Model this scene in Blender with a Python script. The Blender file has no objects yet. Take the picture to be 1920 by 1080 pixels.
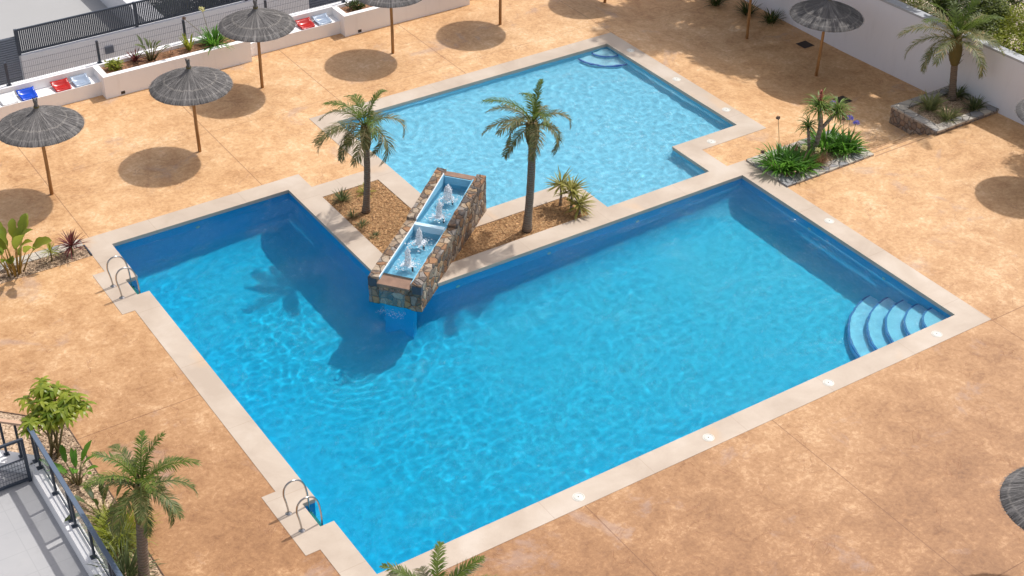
import bpy, math, random
from mathutils import Vector, Matrix, noise
rnd = random.Random(7)
PI = math.pi
sc = bpy.context.scene
COL = sc.collection
V = Vector

# ------------------------------------------------------------------ helpers
def lin(r, g, b):
    f = lambda c: (c/255/12.92 if c <= 10 else ((c/255+0.055)/1.055)**2.4)
    return (f(r), f(g), f(b))

class MB:
    """collects faces, builds ONE mesh object"""
    def __init__(self): self.v = []; self.f = []; self.m = []; self.s = []
    def add(self, vs, fs, m=0, smooth=False):
        o = len(self.v); self.v += [tuple(p) for p in vs]
        for f in fs: self.f.append(tuple(i+o for i in f)); self.m.append(m); self.s.append(smooth)
    def box(self, x0, y0, z0, x1, y1, z1, m=0):
        vs = [(x0,y0,z0),(x1,y0,z0),(x1,y1,z0),(x0,y1,z0),(x0,y0,z1),(x1,y0,z1),(x1,y1,z1),(x0,y1,z1)]
        self.add(vs, [(0,3,2,1),(4,5,6,7),(0,1,5,4),(1,2,6,5),(2,3,7,6),(3,0,4,7)], m)
    def prism(self, pts, z0, z1, m=0):
        n = len(pts); z0s = z0 if isinstance(z0, (list, tuple)) else [z0]*n; z1s = z1 if isinstance(z1, (list, tuple)) else [z1]*n
        vs = [(p[0],p[1],z0s[i]) for i,p in enumerate(pts)]+[(p[0],p[1],z1s[i]) for i,p in enumerate(pts)]
        self.add(vs, [tuple(range(n-1,-1,-1)), tuple(range(n,2*n))]+[(i,(i+1)%n,(i+1)%n+n,i+n) for i in range(n)], m)
    def bar(self, a, b, w, h=None, m=0, up=(0,0,1)):
        a = V(a); b = V(b); d = (b-a).normalized(); h = h or w
        s = d.cross(V(up)); s = s.normalized() if s.length > 1e-4 else V((1,0,0)); u = s.cross(d)
        vs = [p+s*i*w/2+u*j*h/2 for p in (a,b) for i,j in ((-1,-1),(1,-1),(1,1),(-1,1))]
        self.add(vs, [(0,1,2,3),(7,6,5,4),(0,4,5,1),(1,5,6,2),(2,6,7,3),(3,7,4,0)], m)
    def tube(self, pts, rad, seg=8, m=0, cap=True):
        pts = [V(p) for p in pts]; n = len(pts); rad = rad if isinstance(rad, (list, tuple)) else [rad]*n
        t0 = (pts[1]-pts[0]).normalized(); a = t0.orthogonal().normalized(); o = len(self.v)
        vs = []
        for i,p in enumerate(pts):
            t = (pts[min(i+1,n-1)]-pts[max(i-1,0)]).normalized()
            a = (a-t*a.dot(t)).normalized(); b = t.cross(a)
            vs += [p+(a*math.cos(2*PI*k/seg)+b*math.sin(2*PI*k/seg))*rad[i] for k in range(seg)]
        fs = [(i*seg+k, i*seg+(k+1)%seg, (i+1)*seg+(k+1)%seg, (i+1)*seg+k) for i in range(n-1) for k in range(seg)]
        self.add(vs, fs, m, True)
        if cap: self.add([],[],m); self.f += [tuple(o+k for k in range(seg-1,-1,-1)), tuple(o+(n-1)*seg+k for k in range(seg))]; self.m += [m,m]; self.s += [False,False]
    def lathe(self, prof, c=(0,0), seg=32, m=0, jit=None):
        vs = []
        for (r,z) in prof:
            for k in range(seg):
                a = 2*PI*k/seg; rr = r*(1+(jit(k,r) if jit else 0)); vs.append((c[0]+rr*math.cos(a), c[1]+rr*math.sin(a), z))
        n = len(prof)
        self.add(vs, [(i*seg+k, i*seg+(k+1)%seg, (i+1)*seg+(k+1)%seg, (i+1)*seg+k) for i in range(n-1) for k in range(seg)], m, True)
    def blade(self, base, az, el, L, w, bend, nseg=4, prof=None, fold=0.0, m=0, roll=0.0, twist=0.0):
        """a leaf: starts at base heading (azimuth, elevation), bends down by 'bend' radians over its length"""
        p = V(base); side0 = V((-math.sin(az), math.cos(az), 0)); vs = []
        prof = prof or (lambda t: min(1, .35+2.2*t)*(1-t**2.2)**.6)
        for i in range(nseg+1):
            t = i/nseg; e = el-bend*t**1.4
            d = V((math.cos(az)*math.cos(e), math.sin(az)*math.cos(e), math.sin(e)))
            nrm = side0.cross(d)
            r = roll+twist*t
            s = side0*math.cos(r)+nrm*math.sin(r)
            ww = w*prof(t)/2
            if fold:
                up = -s.cross(d)*fold*ww
                vs += [p-s*ww+up, p, p+s*ww+up]
            else: vs += [p-s*ww, p+s*ww]
            p = p+d*(L/nseg)
        k = 3 if fold else 2
        fs = []
        for i in range(nseg):
            for j in range(k-1): fs.append((i*k+j, i*k+j+1, (i+1)*k+j+1, (i+1)*k+j))
        self.add(vs, fs, m, True)
        return p
    def build(self, name, mats, parent=None, off=(0,0,0)):
        me = bpy.data.meshes.new(name)
        ox,oy,oz = off
        me.from_pydata([(x-ox,y-oy,z-oz) for x,y,z in self.v], [], self.f)
        mats = mats if isinstance(mats, (list, tuple)) else [mats]
        for m in mats: me.materials.append(m)
        me.polygons.foreach_set('material_index', self.m); me.polygons.foreach_set('use_smooth', self.s)
        me.update()
        o = bpy.data.objects.new(name, me); COL.objects.link(o)
        if parent is not None: o.parent = parent
        return o

def tag(o, label, cat, group=None):
    o['label'] = label; o['category'] = cat
    if group: o['group'] = group
    return o
def thing(name, label, cat, loc=(0,0,0), group=None):
    o = bpy.data.objects.new(name, None); COL.objects.link(o); o.location = loc; o.empty_display_size = .2
    return tag(o, label, cat, group)
def structure(o, kind='structure'):
    o['kind'] = kind; return o
def copy_tree(o, loc, label, group=None):
    c = o.copy(); COL.objects.link(c); c.location = loc; c['label'] = label
    if group: c['group'] = group
    for ch in o.children:
        d = ch.copy(); COL.objects.link(d); d.parent = c
        for g in ch.children:
            e = g.copy(); COL.objects.link(e); e.parent = d
    return c

# ------------------------------------------------------------------ materials
class NT:
    def __init__(self, name):
        self.mat = bpy.data.materials.new(name); self.mat.use_nodes = True
        self.t = self.mat.node_tree; self.t.nodes.clear()
        self.out = self.n('ShaderNodeOutputMaterial')
        self.tc = None
    def n(self, typ, **kw):
        nd = self.t.nodes.new(typ)
        for k,v in kw.items(): setattr(nd, k, v)
        return nd
    def l(self, a, b): self.t.links.new(a, b)
    def set(self, nd, **kw):
        for k,v in kw.items():
            s = nd.inputs[k.replace('_',' ')]
            if hasattr(v, 'is_output'): self.l(v, s)
            else: s.default_value = (*v,1) if isinstance(v, tuple) and len(v) == 3 and s.type == 'RGBA' else v
        return nd
    def co(self):
        if not self.tc: self.tc = self.n('ShaderNodeTexCoord')
        return self.tc.outputs['Object']
    def noise(self, scale, detail=4, rough=.55, dist=0, vec=None):
        nd = self.n('ShaderNodeTexNoise'); self.set(nd, Vector=vec or self.co(), Scale=scale, Detail=detail, Roughness=rough, Distortion=dist); return nd.outputs['Fac']
    def voro(self, scale, feature='F1', vec=None, rand=1.0, out='Distance'):
        nd = self.n('ShaderNodeTexVoronoi', feature=feature); self.set(nd, Vector=vec or self.co(), Scale=scale, Randomness=rand); return nd.outputs[out]
    def ramp(self, fac, stops, interp='LINEAR'):
        nd = self.n('ShaderNodeValToRGB'); r = nd.color_ramp; r.interpolation = interp
        while len(r.elements) < len(stops): r.elements.new(.5)
        for e,(p,c) in zip(r.elements, stops): e.position = p; e.color = (*c,1) if len(c) == 3 else c
        self.l(fac, nd.inputs[0]); return nd.outputs[0]
    def mix(self, fac, a, b, blend='MIX'):
        nd = self.n('ShaderNodeMix', data_type='RGBA', blend_type=blend)
        for s,v in ((nd.inputs[0],fac),(nd.inputs[6],a),(nd.inputs[7],b)):
            if hasattr(v,'is_output'): self.l(v,s)
            else: s.default_value = (*v,1) if isinstance(v,tuple) else v
        return nd.outputs[2]
    def math(self, op, a, b=0.0, c=None, clamp=False):
        nd = self.n('ShaderNodeMath', operation=op, use_clamp=clamp)
        for s,v in zip(nd.inputs, (a,b,c)):
            if v is None: continue
            if hasattr(v,'is_output'): self.l(v,s)
            else: s.default_value = v
        return nd.outputs[0]
    def sep(self, vec=None):
        nd = self.n('ShaderNodeSeparateXYZ'); self.l(vec or self.co(), nd.inputs[0]); return nd.outputs
    def comb(self, x, y, z):
        nd = self.n('ShaderNodeCombineXYZ')
        for s,v in zip(nd.inputs,(x,y,z)):
            if hasattr(v,'is_output'): self.l(v,s)
            else: s.default_value = v
        return nd.outputs[0]
    def mr(self, v, a, b, c=0., d=1., smooth=True):
        nd = self.n('ShaderNodeMapRange', interpolation_type='SMOOTHSTEP' if smooth else 'LINEAR')
        self.l(v, nd.inputs[0])
        for i,x in enumerate((a,b,c,d)): nd.inputs[i+1].default_value = x
        return nd.outputs[0]
    def bump(self, h, strength=.3, dist=.01):
        nd = self.n('ShaderNodeBump'); self.set(nd, Height=h, Strength=strength, Distance=dist); return nd.outputs[0]
    def pbsdf(self, color, rough=.7, normal=None, **kw):
        nd = self.n('ShaderNodeBsdfPrincipled'); self.set(nd, Base_Color=color, Roughness=rough, **kw)
        if normal is not None: self.l(normal, nd.inputs['Normal'])
        return nd
    def done(self, sh):
        self.l(sh.outputs[0] if hasattr(sh,'outputs') else sh, self.out.inputs[0]); return self.mat

def M_simple(name, col, rough=.6, metal=0., var=.12, scale=6, bump=0.):
    t = NT(name); nz = t.noise(scale, 5)
    c = t.mix(nz, tuple(x*(1-var) for x in col), tuple(min(1,x*(1+var)) for x in col))
    return t.done(t.pbsdf(c, rough, t.bump(nz, bump, .01) if bump else None, Metallic=metal))

def M_deck():
    t = NT('stamped_concrete'); co = t.co()
    big = t.noise(.33, 4, .6, .6); mid = t.noise(1.7, 8, .70, .5); fine = t.noise(10, 6, .75, .4); grain = t.noise(60, 3, .7)
    f = t.math('ADD', t.math('MULTIPLY', big, .40), t.math('MULTIPLY', mid, .60))
    f = t.math('ADD', t.math('MULTIPLY', f, .62), t.math('MULTIPLY', fine, .38))
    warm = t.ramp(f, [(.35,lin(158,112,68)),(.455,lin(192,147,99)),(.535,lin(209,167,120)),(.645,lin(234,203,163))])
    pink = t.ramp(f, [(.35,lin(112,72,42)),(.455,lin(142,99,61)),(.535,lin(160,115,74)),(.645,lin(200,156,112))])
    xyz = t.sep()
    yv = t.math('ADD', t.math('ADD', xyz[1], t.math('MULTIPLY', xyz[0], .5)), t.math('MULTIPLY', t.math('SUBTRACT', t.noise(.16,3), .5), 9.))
    c = t.mix(t.mr(yv, -3., 17.), pink, warm)  # vignette-like light falloff painted into the deck colour: near end darker, far end lighter
    # worn greyish release-agent patches
    g = t.mr(t.noise(.62, 7, .68, .5, vec=t.comb(t.math('ADD',xyz[0],31.),xyz[1],xyz[2])), .565, .68)
    c = t.mix(t.math('MULTIPLY', g, .45), c, lin(164,140,128))
    # pale rubbed streaks
    st = t.mr(t.noise(2.6, 6, .72, 1.0, vec=t.comb(xyz[0], t.math('MULTIPLY',xyz[1],1.7), 9.)), .56, .70)
    c = t.mix(t.math('MULTIPLY', st, .55), c, t.mix(1., c, (1.28,1.32,1.36), 'MULTIPLY'))
    # dark flecks
    fl = t.mr(t.noise(17, 3, .6, vec=t.comb(xyz[0],xyz[1],3.)), .64, .72)
    c = t.mix(t.math('MULTIPLY', fl, .34), c, lin(150,100,66))
    # slate-imprint creases
    rid = t.math('ABSOLUTE', t.math('SUBTRACT', t.noise(1.1, 5, .55, .7, vec=t.comb(xyz[0],xyz[1],17.)), .5))
    cre = t.math('MULTIPLY', t.mr(rid, 0., .012, 1., 0.), t.mr(t.noise(1.3,2), .46, .62))
    c = t.mix(t.math('MULTIPLY', cre, .34), c, lin(140,92,62))
    c = t.mix(t.math('MULTIPLY', t.math('SUBTRACT', grain, .5), .35), c, lin(120,80,54))
    # saw-cut control joints of the slab bays
    def line(axis, c0, lo_axis=None, lo=None, hi=None, w=.011):
        d = t.math('ABSOLUTE', t.math('SUBTRACT', xyz[axis], c0)); k = t.math('LESS_THAN', d, w)
        if lo is not None: k = t.math('MULTIPLY', k, t.math('GREATER_THAN', xyz[lo_axis], lo))
        if hi is not None: k = t.math('MULTIPLY', k, t.math('LESS_THAN', xyz[lo_axis], hi))
        return k
    ks = [line(0,4.25,1,None,-.5), line(0,9.0,1,None,-.5), line(0,15.56,1,None,-.5), line(1,-.6,0,15.5,None), line(1,-6.18,0,-2,None),
          line(1,6.55,0,None,-.5), line(0,-.36,1,13.5,None), line(0,4.25,1,13.5,None), line(0,12.0,1,16.,None), line(0,8.1,1,16.,None), line(0,17.26,1,16.,None),line(1,16.9,0,None,None,.006), line(1,6.245,0,18.64,20.9,.02), line(1,6.565,0,18.64,20.9,.02), line(1,6.875,0,18.64,20.9,.018)]
    k = ks[0]
    for q in ks[1:]: k = t.math('MAXIMUM', k, q)
    c = t.mix(t.math('MULTIPLY', k, .55), c, lin(112,72,46))
    h = t.math('ADD', t.math('MULTIPLY', mid, .7), t.math('ADD', t.math('MULTIPLY', fine, .3), t.math('MULTIPLY', cre, -.25)))
    h = t.math('SUBTRACT', h, t.math('MULTIPLY', k, .5))
    return t.done(t.pbsdf(c, .62, t.bump(h, .55, .035)))

def M_coping(name, axis, per, phase):
    t = NT(name); xyz = t.sep()
    nz = t.noise(.8, 4, .6, .4); fn = t.noise(28, 4, .7)
    c = t.ramp(nz, [(.35,lin(178,161,143)),(.55,lin(189,173,155)),(.7,lin(197,183,167))])
    c = t.mix(t.math('MULTIPLY', t.mr(t.noise(.55,3,.5,.3,vec=t.comb(xyz[0],xyz[1],4.)), .60, .70), .40), c, lin(204,168,128))
    c = t.mix(t.math('MULTIPLY', t.math('SUBTRACT', fn, .5), .5), c, lin(160,134,116))
    fr = t.math('FRACT', t.math('MULTIPLY', t.math('ADD', xyz[axis], phase), 1/per))
    j = t.math('LESS_THAN', t.math('ABSOLUTE', t.math('SUBTRACT', fr, .5)), .0055/per)
    c = t.mix(t.math('MULTIPLY', j, .45), c, lin(150,124,104))
    return t.done(t.pbsdf(c, .6, t.bump(t.math('SUBTRACT', fn, t.math('MULTIPLY', j, .8)), .12, .01)))

def M_tile(name, ca, cb, tile=0.05):
    t = NT(name); xyz = t.sep()
    nz = t.noise(.7, 3); vv = t.voro(1/tile, 'F1', rand=0., out='Color')
    s = t.n('ShaderNodeSeparateColor'); t.l(vv, s.inputs[0])
    c = t.mix(nz, ca, cb); c = t.mix(t.math('MULTIPLY', s.outputs[0], .22), c, tuple(x*.72 for x in ca))
    p = t.pbsdf(c, .7); p.inputs['Specular IOR Level'].default_value = .15      # tile under water: hardly any gloss of its own
    return t.done(p)

def water_shader(t, tint):
    rf = t.n('ShaderNodeBsdfRefraction'); t.set(rf, Color=tint, IOR=1.26, Roughness=0.0)
    xyz = t.sep()
    h = t.math('ADD', t.noise(6., 3, .6, .3), t.math('MULTIPLY', t.noise(19., 3, .6, .3), .42))
    gust = t.mr(t.noise(.55, 3), .36, .66, .25, 1.)
    nb = t.n('ShaderNodeBump'); t.set(nb, Height=t.math('MULTIPLY', h, gust), Strength=1., Distance=.12)
    gl = t.n('ShaderNodeBsdfGlossy'); t.set(gl, Roughness=.07); t.l(nb.outputs[0], gl.inputs['Normal'])
    fr = t.n('ShaderNodeFresnel'); fr.inputs['IOR'].default_value = 1.18
    m = t.n('ShaderNodeMixShader'); t.l(fr.outputs[0], m.inputs[0]); t.l(rf.outputs[0], m.inputs[1]); t.l(gl.outputs[0], m.inputs[2])
    return t.done(m)
def M_water(name, tint): return water_shader(NT(name), tint)
def M_main_water():
    # the basin is deeper towards its left end: the deeper the water the more red it swallows
    t = NT('main_water'); x = t.sep()[0]
    return water_shader(t, t.ramp(t.mr(x, 0., 15., smooth=False), [(0.,WT0),(1.,WT1)]))

def M_leaf(name, a, b, trans=.35, rough=.45, dry=None):
    t = NT(name); g = t.n('ShaderNodeNewGeometry')
    stops = [(0.,a),(.75,b)]
    if dry: stops = [(0.,a),(.7,b),(.9,dry),(1.,dry)]
    c = t.ramp(g.outputs['Random Per Island'], stops)
    c = t.mix(t.math('MULTIPLY', t.noise(5,3), .5), c, tuple(x*.5 for x in a))
    p = t.pbsdf(c, rough); p.inputs['Specular IOR Level'].default_value = .35
    tr = t.n('ShaderNodeBsdfTranslucent'); t.l(t.mix(.5, c, b, 'ADD'), tr.inputs[0])
    m = t.n('ShaderNodeMixShader'); m.inputs[0].default_value = trans; t.l(p.outputs[0], m.inputs[1]); t.l(tr.outputs[0], m.inputs[2])
    return t.done(m)

def M_stone(nm='rubble_stone', grey=0.):
    t = NT(nm); co = t.co(); xyz = t.sep()
    wob = t.n('ShaderNodeTexNoise'); t.set(wob, Vector=co, Scale=3.2, Detail=2)
    va = t.n('ShaderNodeVectorMath', operation='MULTIPLY_ADD'); t.l(wob.outputs['Color'], va.inputs[0]); va.inputs[1].default_value = (.12,.12,.12); t.l(co, va.inputs[2])
    vec = va.outputs[0]
    col = t.voro(5.8, 'F1', vec, out='Color'); edge = t.voro(5.8, 'DISTANCE_TO_EDGE', vec)
    s = t.n('ShaderNodeSeparateColor'); t.l(col, s.inputs[0])
    c = t.ramp(s.outputs[0], [(0.,lin(112,98,86)),(.16,lin(150,132,112)),(.3,lin(164,136,102)),(.42,lin(92,86,82)),(.52,lin(174,156,134)),(.68,lin(152,112,78)),(.80,lin(142,134,126)),(.93,lin(118,92,70)),(1.,lin(184,168,148))], 'CONSTANT')
    nz = t.noise(13, 6, .7); nz2 = t.noise(40, 4, .7)
    c = t.mix(t.math('MULTIPLY', t.mr(nz,.4,.75), .5), c, lin(86,66,50))
    c = t.mix(t.math('MULTIPLY', t.mr(t.noise(7,4,.6,vec=t.comb(xyz[1],xyz[0],xyz[2])),.5,.75), .45), c, lin(182,134,82))
    if grey: c = t.mix(grey, c, lin(148,138,130))
    mort = t.mr(edge, .012, .05, 1., 0.)
    c = t.mix(t.math('MULTIPLY', mort, .65), c, lin(84,74,66))
    h = t.math('ADD', t.mr(edge, 0., .13), t.math('ADD', t.math('MULTIPLY', nz, .5), t.math('MULTIPLY', nz2, .2)))
    return t.done(t.pbsdf(c, .75, t.bump(h, .9, .035)))

def M_flag(name='grey_flagstone'):
    t = NT(name); co = t.co()
    col = t.voro(3.4, 'F1', out='Color'); edge = t.voro(3.4, 'DISTANCE_TO_EDGE')
    s = t.n('ShaderNodeSeparateColor'); t.l(col, s.inputs[0])
    c = t.ramp(s.outputs[0], [(0.,lin(176,170,162)),(.3,lin(196,188,174)),(.5,lin(150,150,152)),(.7,lin(206,196,180)),(1.,lin(184,174,164))], 'CONSTANT')
    nz = t.noise(11, 6, .7)
    c = t.mix(t.math('MULTIPLY', nz, .5), c, lin(110,102,94))
    c = t.mix(t.mr(edge,.01,.04,.8,0.), c, lin(88,80,72))
    return t.done(t.pbsdf(c, .75, t.bump(t.math('ADD',t.mr(edge,0.,.08),nz), .7, .03)))

def M_gravel(name, a, b, c3):
    t = NT(name); col = t.voro(34, 'F1', out='Color'); d = t.voro(34, 'F1')
    s = t.n('ShaderNodeSeparateColor'); t.l(col, s.inputs[0])
    c = t.ramp(s.outputs[0], [(0.,c3),(.25,a),(.65,b),(1.,tuple(min(1,x*1.25) for x in b))])
    c = t.mix(t.math('MULTIPLY', t.mr(t.noise(2.2,4),.45,.7), .4), c, c3)
    return t.done(t.pbsdf(c, .85, t.bump(d, -.9, .03)))

def M_thatch():
    t = NT('grey_heather_thatch'); xyz = t.sep(); oi = t.n('ShaderNodeObjectInfo')
    ang = t.math('ARCTAN2', xyz[1], xyz[0])
    r = t.math('SQRT', t.math('ADD', t.math('MULTIPLY',xyz[0],xyz[0]), t.math('MULTIPLY',xyz[1],xyz[1])))
    seed = t.math('MULTIPLY', oi.outputs['Random'], 40.)
    ca = t.math('COSINE', ang); sa = t.math('SINE', ang)
    def streak(k, kr, det):
        return t.noise(1., det, .65, vec=t.comb(t.math('ADD', t.math('MULTIPLY', ca, k), seed), t.math('MULTIPLY', sa, k), t.math('MULTIPLY', r, kr)))
    s1 = streak(34, 2.2, 4); s2 = streak(9, 1.2, 3); s3 = streak(90, 3., 2)
    f = t.math('ADD', t.math('MULTIPLY', s1, .45), t.math('ADD', t.math('MULTIPLY', s2, .3), t.math('MULTIPLY', s3, .25)))
    c = t.ramp(f, [(.36,lin(62,60,59)),(.47,lin(96,93,91)),(.55,lin(120,116,113)),(.66,lin(170,165,160))])
    rr = t.math('ADD', r, t.math('MULTIPLY', t.math('SUBTRACT', s2, .5), .12))
    band = t.math('MAXIMUM', t.mr(t.math('ABSOLUTE', t.math('SUBTRACT', rr, .66)), .0, .035, 1., 0.), t.mr(t.math('ABSOLUTE', t.math('SUBTRACT', rr, .93)), 0., .03, .6, 0.))
    c = t.mix(t.math('MULTIPLY', band, .30), c, lin(182,174,164))
    return t.done(t.pbsdf(c, .9, t.bump(f, .8, .03)))

def M_wood(name, a, b):
    t = NT(name); xyz = t.sep()
    g = t.noise(1., 5, .6, vec=t.comb(t.math('MULTIPLY',xyz[0],26.), t.math('MULTIPLY',xyz[1],26.), t.math('MULTIPLY',xyz[2],1.6)))
    return t.done(t.pbsdf(t.ramp(g, [(.35,a),(.65,b)]), .7, t.bump(g,.3,.01)))

def M_render(name, base, var, stain):
    t = NT(name); xyz = t.sep()
    nz = t.noise(.9, 5, .6, .4); fn = t.noise(45, 3, .6)
    dr = t.noise(1., 4, .6, vec=t.comb(t.math('MULTIPLY',xyz[0],4.), t.math('MULTIPLY',xyz[1],4.), t.math('MULTIPLY',xyz[2],.7)))
    c = t.mix(nz, base, var); c = t.mix(t.math('MULTIPLY', t.mr(dr,.52,.75), .22), c, stain)
    return t.done(t.pbsdf(c, .85, t.bump(fn, .1, .01)))

def M_trunk(name, a, b, ring=16.):
    t = NT(name); xyz = t.sep()
    nz = t.noise(9, 5, .7)
    w = t.math('SINE', t.math('ADD', t.math('MULTIPLY', xyz[2], ring*2*PI), t.math('MULTIPLY', nz, 5.)))
    c = t.mix(t.math('MULTIPLY_ADD', w, .25, .5), a, b); c = t.mix(t.math('MULTIPLY', t.noise(30,4,.7), .5), c, tuple(x*.5 for x in a))
    return t.done(t.pbsdf(c, .85, t.bump(t.math('ADD', w, nz), .5, .02)))

def M_froth():
    t = NT('white_froth'); nz = t.noise(16, 5, .7)
    p = t.pbsdf(t.mix(nz, (.80,.86,.92), (.95,.96,.97)), .3, t.bump(nz,.6,.02))
    tr = t.n('ShaderNodeBsdfTransparent'); m = t.n('ShaderNodeMixShader')
    t.l(t.mr(t.noise(14,4,.6), .38, .62, .85, .30), m.inputs[0]); t.l(p.outputs[0], m.inputs[1]); t.l(tr.outputs[0], m.inputs[2])
    return t.done(m)

WT0 = (.245,.89,.855); WT1 = (.64,.985,.885)
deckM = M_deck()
copX = M_coping('cast_stone_coping_along', 0, 2.4, .05); copY = M_coping('cast_stone_coping_across', 1, 2.4, .8)
tileM = M_tile('pale_blue_pool_tile', (.10,.45,.78), (.115,.48,.80))
kidsStepM = M_tile('light_step_tile_small_pool', (.40,.70,.84), (.44,.73,.86))
kidsTileM = M_tile('light_blue_pool_tile', (.235,.60,.79), (.265,.64,.82))
bandM = M_simple('grey_waterline_grout', lin(176,176,172), .7, 0., .15, 5)
stepM = M_tile('light_step_tile', (.50,.60,.92), (.54,.63,.93))
nosM = M_simple('dark_blue_nosing_tile', lin(78,112,188), .4)
waterMain = M_main_water(); waterKids = M_water('shallow_water', (.88,.945,.94)); waterF = M_water('fountain_water', lin(226,244,250))
stoneM = M_stone(); stoneGrey = M_stone('grey_rubble_stone', .5); flagM = M_flag()
slateM = M_simple('rusty_brown_slate', lin(138,108,88), .5, 0., .45, 5, .4)
barkM = M_gravel('bark_chip_bed', lin(170,126,82), lin(200,156,108), lin(132,94,62))
gravM = M_gravel('beige_gravel', lin(160,132,104), lin(194,168,140), lin(110,90,72))
whiteM = M_render('white_wall_render', (.90,.885,.87), (.87,.85,.835), (.68,.65,.63))
greyWallM = M_render('offwhite_wall_render', (.70,.70,.72), (.66,.66,.68), (.5,.5,.52))
capM = M_simple('grey_wall_cap', lin(176,178,182), .8)
thatchM = M_thatch(); poleM = M_wood('round_timber_pole', lin(140,98,54), lin(186,142,92))
steelM = M_simple('polished_steel', (.46,.44,.42), .25, 1., .05)
darkM = M_simple('anthracite_metal', lin(62,70,82), .45, .2, .06)
railM = M_simple('blue_grey_rail', lin(92,106,124), .5, .2, .06)
tanRailM = M_simple('tan_handrail', lin(196,160,132), .6)
floorM = None
whitePl = M_simple('white_plastic', (.66,.64,.57), .4); blackM = M_simple('black_metal_grate', lin(60,50,44), .7)
palmL = M_leaf('palm_leaflet', lin(80,86,44), lin(130,130,78), .28, .5, lin(164,142,98))
palmG = M_leaf('fresh_palm_leaflet', lin(74,92,42), lin(122,132,72), .3, .5, lin(152,134,88))
palmY = M_leaf('young_palm_leaflet', lin(76,100,34), lin(116,134,52), .35, .45)
palmD = M_leaf('dull_palm_leaflet', lin(84,88,60), lin(128,128,94), .25, .55, lin(150,136,104))
palmGrey = M_leaf('grey_green_palm_leaflet', lin(92,104,62), lin(140,144,92), .3, .5, lin(170,146,98))
agaL = M_leaf('agapanthus_leaf', lin(54,104,28), lin(108,156,58), .4, .35)
draL = M_leaf('dragon_tree_leaf', lin(84,112,44), lin(138,162,84), .35, .4)
yucL = M_leaf('yucca_leaf', lin(124,124,56), lin(184,176,98), .3, .45)
redL = M_leaf('burgundy_leaf', lin(92,42,44), lin(134,74,70), .3, .45)
limeL = M_leaf('yellow_green_leaf', lin(120,134,40), lin(166,170,66), .4, .5)
strL = M_leaf('paddle_leaf', lin(76,104,32), lin(142,154,58), .45, .4)
schL = M_leaf('glossy_oval_leaf', lin(98,124,32), lin(170,178,68), .4, .35)
dryL = M_leaf('dry_grass', lin(140,108,80), lin(176,142,108), .3, .7)
varL = M_leaf('striped_leaf', lin(108,122,70), lin(168,170,116), .35, .5)
bushL = M_leaf('bush_leaf', lin(70,88,32), lin(126,136,56), .35, .5)
bushD = M_leaf('dark_bush_leaf', lin(44,62,26), lin(86,100,44), .3, .5)
tuftL = M_leaf('tuft_leaf', lin(70,86,50), lin(116,124,78), .3, .5)
hedgeL = M_leaf('hedge_leaf', lin(26,44,22), lin(52,74,34), .25, .5)
trunkM = M_trunk('palm_trunk_bark', lin(112,96,80), lin(150,134,118)); stubM = M_trunk('leaf_base_fibre', lin(96,82,46), lin(140,128,66), 26.)
greyTrunk = M_trunk('pale_grey_bark', lin(134,122,112), lin(166,154,142), 8.)
stemM = M_simple('plant_stem', lin(112,104,66), .7)
yellowStem = M_simple('yellow_plant_stem', lin(150,124,58), .6)
foamM = M_simple('pale_froth', (.50,.66,.78), .4, 0., .1)
frothM = M_froth(); dropM = M_simple('white_water_drops', (.88,.91,.94), .3, 0., .05)

# ------------------------------------------------------------------ layout (metres; origin at the pool corner nearest the camera)
MAIN = [(0,0),(15,0),(15,7.38),(4.71,7.38),(4.71,13.03),(0,13.03),(0,11.41),(-.29,11.41),(-.29,10.70),(0,10.70),(0,2.40),(-.29,2.40),(-.29,1.66),(0,1.66)]
KIDS = [(7.46,9.55),(11.09,9.55),(11.09,7.99),(14.39,7.99),(14.39,9.55),(16.66,9.55),(16.66,15.58),(7.46,15.58)]
WL = -.095
def inrect(x,y,r): return r[0] <= x <= r[2] and r[1] <= y <= r[3]
MAIN_R = [(0,0,15,7.38),(0,0,4.71,13.03),(-.29,10.70,0,11.41),(-.29,1.66,0,2.40)]
KIDS_R = [(7.46,9.55,16.66,15.58),(11.09,7.99,14.39,9.55)]
COP_R = [(-.57,-.57,15.57,7.95),(-.57,-.57,5.28,13.6),(-.87,10.14,0,12.0),(-.87,1.12,0,2.99),(6.89,8.98,17.23,16.15),(10.5,7.42,14.96,10.),(5.28,12.26,7.46,12.84)]
in_pool = lambda x,y: any(inrect(x,y,r) for r in MAIN_R+KIDS_R)
in_cop = lambda x,y: any(inrect(x,y,r) for r in COP_R) and not in_pool(x,y)
BED_R = [(5.28,7.95,6.89,12.26),(5.28,7.95,10.5,8.98)]
in_bed = lambda x,y: any(inrect(x,y,r) for r in BED_R) and not in_cop(x,y) and not in_pool(x,y)
DROP = .4
def zf(x,y):
    if y < 6.9: return 0.
    t = max(0,min(1,(x-17.4)/2.4)); return -DROP*t*t*(3-2*t)
RB = (15.55,6.28,18.64,7.9)          # agapanthus bed
PL = (20.9,6.18,23.35,7.9)           # palm planter

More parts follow.
